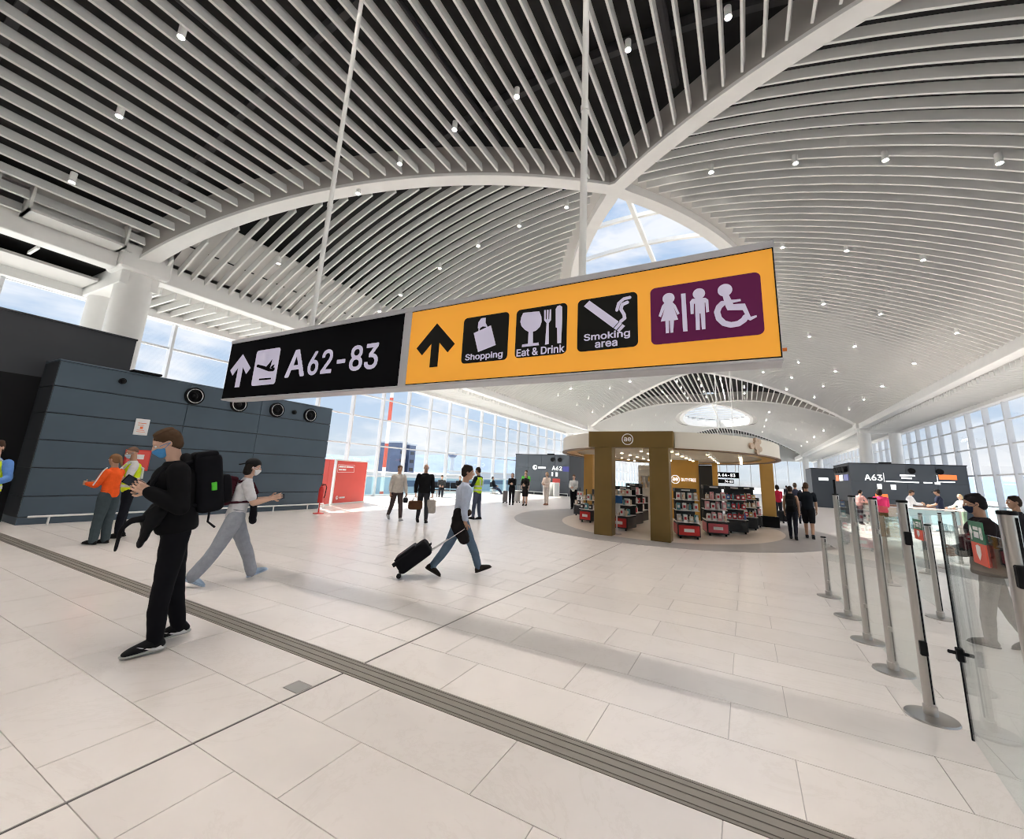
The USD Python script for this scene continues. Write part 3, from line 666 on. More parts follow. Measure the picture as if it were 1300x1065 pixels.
for k in range(3):
    o = thing('turnstile', f'white turnstile post, {("left","middle","right")[k]} of the three before the A62 booth', 'turnstile', (-14.0+k*.42, 31.9, 0))
    obj('post', bbx(-.08,.08,-.5,.5,0,1.05,.03), M['white_trim'], o); obj('wing', bbx(.08,.16,-.02,.02,.35,.95,.005), M['barrier_glass'], o)

# ---------------------------------------------------------------- glass barrier on the right
def barrier_post(x, y, h, label, lock=False, s=1.0):
    t = thing('barrier_post', label, 'post', (x, y, 0))
    obj('pole', tri(manifold3d.Manifold.cylinder(h, .034, .034, 28)), M['steel'], t, smooth=30)
    obj('cap', lathe([(0,h+.010),(.03,h+.010),(.037,h+.005),(.037,h-.010),(.034,h-.010)], 28), M['black'], t, smooth=30)
    obj('base_plate', lathe([(0,.022),(.05,.022),(.15,.012),(.155,.0),(0,0)], 36), M['steel'], t, smooth=20)
    obj('collar', lathe([(.034,.02),(.042,.02),(.042,.08),(.034,.085)], 24), M['steel'], t, smooth=30)
    obj('groove', bx(.012,.022,-.0335,-.024,.10,h-.02), M['black'], t)
    if lock:
        for z in (.42, 1.2): obj('hinge', bbx(-.022,.022,-.055,-.02,z,z+.10,.005), M['black'], t)
    return t
ordn = ['nearest tall', 'second tall', 'third tall', 'fourth tall', 'fifth tall']
for k, (x, y) in enumerate(((1.085,2.96),(1.10,4.60),(1.09,5.48),(1.075,6.34),(1.07,7.33))):
    barrier_post(x, y, 1.53, f'{ordn[k]} steel post of the glass barrier, counted from the camera', k in (0,1))
barrier_post(1.02, 8.45, 0.86, 'short steel post at the far end of the glass barrier')
for k, (x, y) in enumerate(((2.17,8.09),(2.15,10.28),(2.64,11.21),(3.20,12.27),(3.84,13.44),(4.40,14.50))):
    barrier_post(x, y, 1.18, f'{["nearest","second","third","fourth","fifth","farthest"][k]} lower steel post of the inner glass barrier row behind')
def glass_panel(p, q, z0, z1, label):
    p, q = np.array(p), np.array(q); L = np.linalg.norm(q-p); a = math.degrees(math.atan2(*(q-p)[::-1]))
    t = thing('glass_panel', label, 'glass panel', (p[0], p[1], 0), a)
    obj('sheet', bx(.045, L-.045, -.004, .004, z0, z1), M['barrier_glass'], t)
    return t, L
gp = [(1.10,4.60),(1.09,5.48),(1.075,6.34),(1.07,7.33),(1.02,8.45)]
for k, (p, q) in enumerate(zip(gp[:-1], gp[1:])):
    t, L = glass_panel(p, q, .10, 1.47 if k < 3 else .80, ['glass barrier sheet between second and third tall posts','glass barrier sheet between third and fourth tall posts','glass barrier sheet between fourth and fifth tall posts','low glass barrier sheet beside the short post'][k])
    for z in (.35, 1.2) if k < 3 else (.2, .7): obj('clamp', [bbx(.036,.075,-.014,.014,z,z+.04,.004), bbx(L-.075,L-.036,-.014,.014,z,z+.04,.004)], M['steel'], t)
dr_, L = glass_panel((1.085,2.96),(1.225,4.34),.05,1.40,'glass gate leaf ajar beside the nearest tall post')
obj('edge_strip', bbx(L-.062,L-.048,-.008,.008,.03,1.41,.002), M['black'], dr_, label='dark edge strip')
obj('latch', [cyl((L-.12,-.05,.56),(L-.02,.05,.54),.012,8), bbx(L-.085,L-.03,-.02,.02,.50,.58,.004)], M['black'], dr_)
ip = [(2.17,8.09),(2.15,10.28),(2.64,11.21),(3.20,12.27),(3.84,13.44),(4.40,14.50)]
for k, (p, q) in enumerate(zip(ip[:-1], ip[1:])):
    glass_panel(p, q, .12, 1.14, f'{["nearest","second","third","fourth","farthest"][k]} glass sheet of the inner barrier row')
M['placard_green'] = mat('placard_green', (0.03,0.16,0.09), 0.5); M['placard_red'] = mat('placard_red', (0.72,0.10,0.06), 0.5)
def placard(label, loc, rz, w, h):
    t = thing('placard', label, 'notice', loc, rz)
    obj('green_half', bx(0,w,-.003,.003,h*.5,h), M['placard_green'], t, label='green upper half'); obj('red_half', bx(0,w,-.003,.003,0,h*.5), M['placard_red'], t, label='red lower half')
    sh = unary_union([arrow(w*.15,h*.9,w*.11,h*.74,h*.55,w*.07,w*.06), sbox(w*.36,h*.80,w*.70,h*.88), sbox(w*.36,h*.62,w*.70,h*.76), rrect(w*.78,h*.6,w*.95,h*.88,w*.04).difference(sbox(w*.83,h*.66,w*.9,h*.75))])
    sd2 = Polygon([(w*.36,h*.43),(w*.5,h*.46),(w*.66,h*.43),(w*.66,h*.25),(w*.51,h*.10),(w*.36,h*.25)])
    obj('white_print', [face_y(prism(sh,.002),-.003), face_y(prism(sd2,.002),-.003)], M['paper'], t)
placard('green and red placard on the glass gate leaf, the nearer one', (1.085+.14*.43-.009, 2.96+1.38*.43, 1.23), math.degrees(math.atan2(1.38,.14))+180, .24, .23)
placard('green and red placard on the inner glass row, the farther one', (2.165-.012, 8.60, 0.95), 270, .34, .28)

# ---------------------------------------------------------------- oval duty free shop
M['fascia'] = mat('cream_fascia', (0.72,0.66,0.56), 0.5); M['shop_light'] = mat('warm_lamp', (1,0.9,0.75), 0.4, emit=(1.0,0.80,0.52), es=30.0)
M['shop_slat'] = mat('cream_slat', (0.74,0.66,0.54), 0.5); M['bronze_line'] = mat('bronze_line', (0.16,0.08,0.03), 0.4, 0.4)
M['black_shelf'] = mat('black_shelf', (0.012,0.012,0.013), 0.4); M['shelf_white'] = mat('shelf_white', (0.75,0.73,0.7), 0.5)
M['pillar_gold'] = mat('gold_pillar', (0.50,0.29,0.07), 0.42, 0.1, var=0.05, scale=2)
shop = thing('duty_free_shop', 'oval open duty free kiosk with bronze portal and cream fascia', 'shop', (SC[0], SC[1], 0))
SO = np.array([SC[0], SC[1], 0])
def so(name, m, ma, par=None, **k):
    if isinstance(m, list): m = join(m)
    m = tri(m).copy(); m.apply_translation(-SO); return obj(name, m, ma, par or shop, **k)
PY = 12.40
for x0, x1 in ((-3.92,-3.40),(-2.34,-1.82)): so('portal_pillar', bbx(x0,x1,PY,PY+.42,0.004,2.50,.012), M['bronze'])
po = so('portal_header', bbx(-4.10,-1.68,PY-.02,PY+.46,2.49,2.96,.012), M['bronze'])
lg = Point(-2.93,2.725).buffer(.165,20).difference(Point(-2.93,2.725).buffer(.142,20))
so('logo_ring', face_y(prism(lg,.012),PY-.02), M['paper'], po)
so('lettering', face_y(text('ae',-3.035,2.665,-2.825,2.785,.012),PY-.02), M['paper'], po)
th = np.linspace(0, 2*math.pi, 121)
def ring_pts(o, z, t): return np.stack([SC[0]+(SA+o)*np.cos(t), SC[1]+(SB+o)*np.sin(t), 0*t+z], -1)
ta = np.linspace(math.radians(-74.5), math.radians(251), 114)
pp = ring_pts(0, 2.50, ta)
so('fascia', sweep(pp, offset_side(pp), (0,0,1), .14, .46), M['fascia'], smooth=30)
pp = ring_pts(.02, 2.465, ta); so('fascia_trim', sweep(pp, offset_side(pp), (0,0,1), .16, .035), M['bronze_line'], smooth=30)
so('canopy', [place(prism(ell(*SC,SA-.05,SB-.05).difference(ell(*SC,SA*.42,SB*.42)),.03),(0,0,2.93))], M['shop_slat'])
pp = ring_pts(-.28, 2.50, ta); so('soffit_band', sweep(pp, offset_side(pp), (0,0,1), .40, .03), M['gold'], smooth=30)
y = SC[1]-SB+.6
while y < SC[1]+SB-.4:
    hw = (SA-.35)*math.sqrt(max(0,1-((y-SC[1])/(SB-.2))**2))
    if hw > .4: so('ceiling_slat', bx(SC[0]-hw,SC[0]+hw,y-.06,y+.06,2.56,2.68), M['shop_slat'])
    y += .42
k = 0
for yy in (13.6,14.8,16.0,17.2,18.4,19.6,20.8):
    for xx in (-4.6,-3.7,-2.8,-1.9,-1.0,-.1):
        if ((xx-SC[0])/(SA-.5))**2+((yy-SC[1])/(SB-.5))**2 < 1:
            l = so('spot', cyl((xx,yy,2.47),(xx,yy,2.62),.05,10), M['shelf_white']); so('lamp', cyl((xx,yy,2.458),(xx,yy,2.469),.045,10), M['shop_light'], par=l)
for (x0,x1,y0,y1) in ((0.55,1.02,20.4,20.9),(on_y(741,600,16.6)[0],on_y(752.5,600,16.6)[0],16.6,17.3),(-6.1,-5.7,20.2,20.8)):
    so('pillar', bbx(x0,x1,y0,y1,.004,2.5,.01), M['pillar_gold'])
so('pillar_base', [bbx(.45,1.10,20.25,21.0,.004,.42,.01)], M['black'])
BX0, BX1, BX2, BX3 = [on_y(q,600,20.6)[0] for q in (849,887,904,911)]
bw = so('back_wall', bbx(BX0,BX1,20.6,20.75,.0,2.55,.01), M['gold'], label='gold back wall with lettering')
so('lettering', face_y(text('DUTYFREE',BX0+.52,1.62,BX1-.12,1.76,.012),20.6), M['lit_white'], bw)
lg = Point(BX0+.27,1.69).buffer(.19,16).difference(Point(BX0+.27,1.69).buffer(.16,16)); so('logo', [face_y(prism(lg,.012),20.6), face_y(text('ae',BX0+.15,1.62,BX0+.39,1.77,.012),20.6)], M['lit_white'], bw)
so('screen_column', bbx(BX1+.01,BX2,20.5,20.72,.004,2.35,.01), M['black_shelf'])
so('gold_jamb', bbx(BX2+.01,BX3,20.5,20.72,.004,2.45,.01), M['gold'])
so('bottle_wall', [bx(-4.6,-2.6,21.6,21.9,.004,2.3)], M['shelf_white'], label='white back-lit bottle shelves')
for z in (.9,1.2,1.5,1.8,2.1): so('wall_shelf', bx(-4.6,-2.6,21.35,21.6,z,z+.025), M['shelf_white'])
fa = SC[0]+SA*math.cos(math.radians(-38)), SC[1]+SB*math.sin(math.radians(-38))
em = []
for dx, dz, r in ((-.18,0,.07),(0,.02,.10),(.10,.12,.06),(-.02,.15,.05),(.12,-.05,.06),(.02,-.12,.06)): em.append(prism(Point(dx,dz).buffer(r,8),.03))
n_ = np.array([math.cos(math.radians(-38))/SA, math.sin(math.radians(-38))/SB]); rz_ = math.degrees(math.atan2(n_[1],n_[0]))+90
e3 = join(em); v = e3.vertices; e3 = trimesh.Trimesh(np.stack([v[:,0]*1.5,-v[:,2]*2-.075,v[:,1]*1.3],1), e3.faces, process=False)
so('emblem', place(e3,(fa[0],fa[1],2.72),rz=rz_), mat('emblem_beige',(0.55,0.40,0.28),.5), label='cream relief emblem on the fascia')
# gate signs seen through the shop
gs = thing('gate_sign', 'black hanging gate sign reading A 64-83 beyond the shop', 'sign', (on_y(924,603,25.5)[0], 25.5, on_y(924,606.7,25.5)[1]))
gw = (on_y(938,603,25.5)[0]-on_y(909.7,603,25.5)[0])/2; gh = on_y(924,599.5,25.5)[1]-on_y(924,606.7,25.5)[1]
obj('panel', bbx(-gw,gw,0,.12,0,gh,.01), M['sign_black'], gs); obj('lettering', face_y(text('A 64-83',-gw*.92,gh*.22,gw*.66,gh*.78,.01),0), M['lit_white'], gs)
obj('lower_panel', bbx(-gw*.9,gw*.5,0,.1,-gh*.95,-gh*.25,.01), M['sign_charcoal'], gs); obj('lettering', face_y(text('74-83',-gw*.3,-gh*.82,gw*.42,-gh*.4,.01),0), M['lit_white'], gs)
obj('hanger', [cyl((-gw*.7,.06,gh),(-gw*.7,.06,7.6),.02,8), cyl((gw*.7,.06,gh),(gw*.7,.06,7.6),.02,8)], M['white'], gs)

PC = [mat('product_red',(0.50,0.03,0.04),.4), mat('product_white',(0.75,0.74,0.72),.4), mat('product_pink',(0.75,0.38,0.40),.4), mat('product_beige',(0.62,0.50,0.38),.4), mat('product_blue',(0.05,0.14,0.42),.4), mat('product_black',(0.02,0.02,0.02),.4), mat('product_gold',(0.55,0.36,0.10),.35,.3), mat('product_teal',(0.10,0.30,0.33),.4)]
protos = {}
def product(ci, kind):
    if (ci, kind) in protos: return None
    t = None
    return t
def carton(name, ci, w, d, h, label, loc, rz, group):
    key = (name, ci)
    if key not in protos:
        t = thing(name, label, 'product', loc, rz, group); protos[key] = t
        obj('box', bbx(-w/2,w/2,-d/2,d/2,0,h,.004), PC[ci], t); obj('front_label', bx(-w*.3,w*.3,-d/2-.002,-d/2,h*.3,h*.7), PC[1 if ci != 1 else 0], t)
    else: copy_of(protos[key], loc, rz, label, 'product', group)
def bottle(name, ci, r, h, label, loc, rz, group):
    key = (name, ci)
    if key not in protos:
        t = thing(name, label, 'product', loc, rz, group); protos[key] = t
        obj('bottle', lathe([(0,0),(r,0),(r,h*.6),(r*.35,h*.75),(r*.35,h*.92),(0,h*.92)],10), PC[ci], t); obj('stopper', lathe([(r*.4,h*.92),(r*.4,h),(0,h)],8), PC[5], t)
    else: copy_of(protos[key], loc, rz, label, 'product', group)
def gondola(loc, rz, w, d, h, base_m, label, where, pal, header=True, shelves=(.46,.78,1.08)):
    g = thing('display_stand', label, 'display stand', (loc[0],loc[1],.004), rz)
    obj('base', bbx(-w/2,w/2,-d/2,d/2,.06,.40,.012), M['black_shelf'], g); obj('front_plate', bbx(-w/2+.03,w/2-.03,-d/2-.014,-d/2,.10,.37,.004), base_m, g)
    obj('side_plate', bbx(-w/2-.014,-w/2,-d/2+.05,d/2-.05,.10,.37,.004), base_m, g)
    obj('print', bx(-w*.22,w*.22,-d/2-.017,-d/2-.014,.19,.28), PC[1] if base_m is not M['black_shelf'] else M['black_shelf'], g)
    for q in (-1,1): obj('castor', cyl((q*(w/2-.08),-d/2+.08,.0),(q*(w/2-.08),-d/2+.08,.06),.03,8), M['black'], g)
    obj('spine', bbx(-w/2+.02,w/2-.02,d/2-.08,d/2-.02,.40,h,.006), M['black_shelf'], g)
    obj('post', [bx(-w/2,-w/2+.03,-.02,.02,.4,h), bx(w/2-.03,w/2,d/2-.08,d/2-.04,.4,h)], M['black_shelf'], g)
    for z in shelves: obj('shelf', bx(-w/2-.02,w/2+.02,-d/2+(.02 if z < .6 else .18),d/2-.08,z-.02,z), M['shelf_white'], g)
    if header:
        obj('header', bbx(-w/2,w/2,-.05,d/2-.02,h,h+.10,.006), M['black_shelf'], g); obj('header_print', bx(-w*.2,w*.2,-.055,-.05,h+.03,h+.07), PC[1], g)
    c, s = math.cos(math.radians(rz)), math.sin(math.radians(rz))
    for k, z in enumerate(shelves):
        yy0 = -d/2+(.10 if z < .6 else .25)
        for row in range(2):
            n = int(w/.13)
            for i in range(n):
                lx, ly = -w/2+.07+i*(w-.14)/max(1,n-1), yy0+row*.15
                wx, wy = loc[0]+c*lx-s*ly, loc[1]+s*lx+c*ly
                ci = pal[(k*3+i*2+row+int(loc[1]*3)) % len(pal)]
                kd = 'bottle' if (k+i+row) % 4 == 3 else 'box'
                lab = f'{ORD[i]} {kd} from left, {["front","rear"][row]} row, {["lowest","middle","top"][k]} shelf, {where}'
                gr = f'products on the {["lowest","middle","top"][k]} shelf, {where}'
                if (k+i+row) % 4 == 3: bottle('gift_bottle', ci, .035, .22, lab, (wx,wy,z+.005), rz, gr)
                else: carton('gift_box', ci, .11, .09, .16+.04*((i+k) % 3), lab, (wx,wy,z+.005), rz, gr)
RB = M['red']
gondola((-1.62,14.15),14,.62,1.0,1.30,RB,'display stand with a red printed base right behind the right portal pillar','stand behind the right portal pillar',[1,7,3,1])
gondola((-.93,15.65),12,.62,1.05,1.42,mat('stand_rose',(0.60,0.10,0.12),.4),'display stand with pink printed plate, second from the right portal pillar','second stand from the portal',[2,1,3,1,2])
gondola((-.36,17.0),8,.60,1.0,1.42,M['black_shelf'],'black display stand with red boxes, third from the right portal pillar','third stand from the portal',[0,0,4,0,7])
gondola((.0,18.75),6,.56,.9,1.42,M['black_shelf'],'black display stand with mixed goods, fourth from the right portal pillar','fourth stand from the portal',[6,3,0,1],True)
gondola((.22,20.0),6,.5,.6,1.1,M['black_shelf'],'small low display stand beside the gold right pillar','low stand at the gold pillar',[0,2,1],False,(.46,.78))
p = fl(787,674); gondola((p[0],p[1]+.5),-8,.55,.8,1.25,RB,'red-based display stand just inside the portal opening','stand inside the portal opening',[1,3,7,1])
p = fl(797,668); gondola((p[0]+.05,p[1]+.6),-8,.5,.7,1.35,RB,'red-based display stand, second inside the portal opening','second stand in the opening',[0,1,2,1])
p = fl(808,663); gondola((p[0],p[1]+.4),-5,.55,.8,.95,RB,'low red display stand at the back of the portal opening','low stand at the back of the opening',[2,0,1],False,(.46,.72))
p = fl(749,664); gondola((p[0]-.1,p[1]+.5),-14,.5,.9,1.15,RB,'red-based display stand left of the left portal pillar','stand left of the left pillar',[1,7,3,5],False,(.46,.78))
p = fl(738,655); gondola((p[0],p[1]+.3),-20,.45,.8,1.15,M['black_shelf'],'black display stand at the far left edge of the shop','stand at the left shop edge',[1,3,1,5],False,(.46,.78))
p = fl(823,653)
ct = thing('shop_counter', 'gold fronted till counter inside the shop', 'counter', (p[0]+.3,p[1]+.2,.004))
obj('front', bbx(-.55,.55,0,.06,.0,.9,.01), M['gold'], ct); obj('side', bbx(-.55,-.49,0,.6,0,.9,.01), M['gold'], ct); obj('worktop', bbx(-.6,.6,-.04,.66,.9,.94,.008), M['shelf_white'], ct)
p = fl(787,676.5)
sg = thing('sign_stand', 'slim floor stand with a blue board in the portal opening', 'stand', (p[0],p[1]-.35,.004))
obj('foot', lathe([(0,0),(.14,0),(.14,.015),(0,.02)],20), M['steel'], sg); obj('pole', cyl((0,0,.01),(0,0,1.1),.022,10), M['shelf_white'], sg); obj('board', bbx(-.17,.17,-.03,.0,.88,1.10,.006), mat('blue_board',(0.02,0.12,0.35),.4), sg); obj('tray', bbx(-.10,.10,-.03,.0,.62,.86,.006), M['shelf_white'], sg)
for i in range(10):
    ci = [3,1,6,5,0][i % 5]
    bottle('liquor_bottle', ci, .05, .30, f'{ORD[i]} bottle from the left, upper white wall shelf inside the shop', (-4.45+i*.19, 21.46, 1.53), 0, 'bottles on the shop wall, upper shelf')
    bottle('liquor_bottle', [6,3,1,7,5][i % 5], .05, .30, f'{ORD[i]} bottle from the left, lower white wall shelf inside the shop', (-4.40+i*.19, 21.46, 1.23), 0, 'bottles on the shop wall, lower shelf')

# ---------------------------------------------------------------- ceiling spotlights
M['lamp'] = mat('ceiling_lamp', (1,0.95,0.85), 0.4, emit=(1.0,0.915,0.855), es=LAMP)
lamp0 = [None]
def spot(x, y, label, group):
    z = float(vz(x))-0.16
    if lamp0[0] is None:
        t = thing('ceiling_spotlight', label, 'spotlight', (x,y,z), 0, group); lamp0[0] = t.GetPrim() if hasattr(t,'GetPrim') else t
        obj('housing', lathe([(.058,.095),(.058,0),(.066,0),(.066,.25),(0,.25),(0,.095),(.058,.095)],16), M['white'], t, smooth=30)
        obj('lens', lathe([(0,.085),(.056,.085),(.056,.09),(0,.09)],14), M['lamp'], t)
    else: copy_of(lamp0[0], (x,y,z), 0, label, 'spotlight', group)
def spot_row(y, xs_, vault, row, group):
    for k, x in enumerate(xs_): spot(x, y, f'{ORD[k]} small white spotlight from the left, {row} row, {vault}', group)
spot_row(7.46, (-9.68,-8.1,-6.23,-4.38,-1.68,.22), 'slats just above the curved rib', 'single', 'spotlights above the curved rib')
spot_row(2.63, (-13.58,-11.57,-9.27,-7.3,-5.3,-3.2,-1.2,.8,2.8,4.8,6.8), 'straight slats above the sign', 'front', 'spotlights in the straight slats above the sign')
spot_row(-2.2, (-13.4,-11.4,-9.4,-7.4,-5.4,-3.4,-1.4,.6,2.6,4.6,6.6), 'straight slats overhead', 'overhead', 'spotlights overhead')
spot_row(-6.8, (-12.4,-9.4,-6.4,-3.4,-.4,2.6,5.6), 'straight slats by the back wall', 'rear', 'spotlights by the back wall')
for r, y in enumerate((7.5, 12.0, 16.65, 21.55, 26.3, 31.8, 36.4, 41.0)):
    for side, xs_ in (('left', (-13.2,-12.09,-10.15,-8.38,-6.65,-4.84)), ('right', (-.36,1.66,3.45,5.30,7.45))):
        ok = []
        for x in xs_:
            if y < 8 and (x > -13 or x > 6): continue
            if abs(x-CX) < float(sky_w(y,*SKYL[0]))+.9 and SKYL[0][0] < y < SKYL[0][1]: continue
            if abs(y-COLY[1]) < float(lens(1,x))+.4: continue
            ok.append(x)
        spot_row(y, ok, f'curved slats of the {side} vault', ORD[r], f'spotlights on the {side} vault, {ORD[r]} row')
for r, y in enumerate((55, 62, 69, 76)): spot_row(y, (-12.5,-9.5,2.8,5.8,7.6), 'far vault beyond the shop', ORD[r], 'spotlights in the far vault')
for r, y in enumerate((40.5, 43.4, 46.3, 49.2)): spot_row(y, [x for x in (-6.8,-5.0,-3.2,-1.4,.4) if abs(y-46) < float(lens(1,x))-.6], 'dark slatted crossing beyond the shop', ORD[r], 'spotlights in the dark slatted crossing')

# ---------------------------------------------------------------- outside the glazing
M['tower_blue'] = mat('blue_glass_tower', (0.07,0.10,0.18), 0.4, var=0.1, scale=.2); M['pale_bld'] = mat('pale_building', (0.45,0.50,0.56), 0.8)
M['mast_red'] = mat('mast_red', (0.62,0.12,0.08), 0.5)
def out(px, x): d = ray(px, 600); return EYE[1]+d[1]*((x-EYE[0])/d[0])
for k, (pa, pb, h) in enumerate(((504,513,15.0),(517,525,14.5))):
    ya, yb2 = out(pa,-110), out(pb,-110)
    b = thing('office_tower', ['dark blue office block outside the left glazing, the left one','dark blue office block outside the left glazing, the right one'][k], 'building', (-110,ya,-4.4))
    obj('walls', bx(-10,0,0,yb2-ya,0,h), M['tower_blue'], b); obj('roof', bx(-10.3,.3,-.3,yb2-ya+.3,h,h+.5), M['pale_bld'], b)
    for q in range(4): obj('window_band', bx(0,.15,.8,yb2-ya-.8,2+q*3,3.2+q*3), M['anthracite'], b)
y = out(573,-400)
tw = thing('control_tower', 'airport control tower far outside the left glazing', 'tower', (-400,y,-4.4))
obj('shaft', tri(manifold3d.Manifold.cylinder(27,3.5,3.0,16)), M['pale_bld'], tw); obj('cab', lathe([(0,26),(5,26),(7.5,30),(7.5,31),(0,31)],20), M['tower_blue'], tw); obj('roof', lathe([(8,31),(7,32.5),(1,33.5),(0,33.5)],20), M['pale_bld'], tw)
def mast(px, x, h, label, striped):
    y = out(px, x); m = thing('mast', label, 'mast', (x,y,-4.4))
    n = 9
    for q in range(n): obj('section', cyl((0,0,q*h/n),(0,0,(q+1)*h/n),.16,12), (M['mast_red'] if q % 2 == 1 else M['white']) if striped else M['pale_bld'], m)
    if not striped: obj('lamp_head', [bbx(-.2,.2,-2,2,h,h+.3,.05)]+[bbx(-.35,.35,-2+q*.9,-1.6+q*.9,h-.3,h,.03) for q in range(5)], M['pale_bld'], m)
mast(487,-27,18,'red and white banded mast outside the left glazing',True)
mast(1236,40,17,'grey floodlight mast outside the right glazing',False)
def ridge(label, pts, base=-4.4):
    h = thing('hill', label, 'hill', (0,0,0)); v, f = [], []
    for i, (x, y, z) in enumerate(pts):
        r = np.array([x, y]); r2 = r*1.25
        v += [(x,y,base),(x*1.1,y*1.1,z),(r2[0],r2[1],base)]
    for i in range(len(pts)-1):
        a = 3*i; b = a+3; f += [[a,b,a+1],[a+1,b,b+1],[a+1,b+1,a+2],[a+2,b+1,b+2]]
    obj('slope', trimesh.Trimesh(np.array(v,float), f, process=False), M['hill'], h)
def hillpts(az0, az1, R, hts):
    out_ = []
    for k, hgt in enumerate(hts):
        a = math.radians(az0+(az1-az0)*k/(len(hts)-1)); out_.append((R*math.sin(a), R*math.cos(a), hgt))
    return out_
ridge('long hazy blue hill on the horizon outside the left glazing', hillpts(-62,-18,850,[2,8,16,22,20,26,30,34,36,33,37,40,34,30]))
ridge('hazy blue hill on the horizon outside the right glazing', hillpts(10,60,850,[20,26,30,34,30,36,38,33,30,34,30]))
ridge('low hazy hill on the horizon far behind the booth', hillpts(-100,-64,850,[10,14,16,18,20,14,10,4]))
for k, (px, x) in enumerate(((560,-60),(640,-70))):
    y = out(px, x); b = thing('terminal_annex', ['low pale annex building outside the left glazing, nearer','low pale annex building outside the left glazing, farther'][k], 'building', (x,y,-4.4))
    obj('walls', bx(-12,0,-14,14,0,4.6+k), M['pale_bld'], b); obj('window_band', bx(0,.1,-13,13,2.4,3.6), M['tower_blue'], b); obj('roof', bx(-12.4,.4,-14.4,14.4,4.6+k,5.0+k), M['concrete'], b)
# ---------------------------------------------------------------- people
MF = manifold3d.Manifold
ICO = {k: np.array(trimesh.creation.icosphere(k).vertices) for k in (1, 2)}
def ballpts(p, r, k=1): return ICO[k]*np.asarray(r)+np.asarray(p, float)
def bone(p, r, q, r2, k=1): return MF.hull_points(np.vstack([ballpts(p, r, k), ballpts(q, r2, k)]))
def union(ms): return MF.batch_boolean(list(ms), manifold3d.OpType.Add)
def soft(m, L, it=8):
    t = tri(m.refine_to_length(L)) if L else tri(m)
    t.merge_vertices()
    if it:
        v0 = np.array(t.vertices); trimesh.smoothing.filter_taubin(t, 0.5, -0.53, iterations=it)
        d = np.array(t.vertices)-v0; n = np.linalg.norm(d, axis=1, keepdims=True); bad = ~np.isfinite(n)
        d = np.where(bad, 0, d*np.minimum(1, .008/np.maximum(np.where(bad, 1, n), 1e-9))); t.vertices = v0+d
    return t
def rotY(a): a = math.radians(a); return np.array([[math.cos(a),0,math.sin(a)],[0,1,0],[-math.sin(a),0,math.cos(a)]])
def rotZ(a): a = math.radians(a); return np.array([[math.cos(a),-math.sin(a),0],[math.sin(a),math.cos(a),0],[0,0,1]])
def unit(v): v = np.asarray(v, float); return v/np.linalg.norm(v)
def oriented(pts, R, c): return pts@R.T+np.asarray(c)
SKINS = [mat('skin_light',(0.58,0.36,0.26),.5), mat('skin_tan',(0.42,0.24,0.155),.5), mat('skin_dark',(0.20,0.11,0.07),.5)]
CLOTH = {}
def cloth(c, rough=.85):
    k = tuple(c)
    if k not in CLOTH: CLOTH[k] = mat(f'fabric_{len(CLOTH)}', k, rough, var=.10, scale=14, bump=.25, bscale=18, spec=.10)
    return CLOTH[k]
EYE_W, EYE_D = mat('eye_white',(.8,.8,.78),.2), mat('eye_dark',(.02,.015,.01),.1)
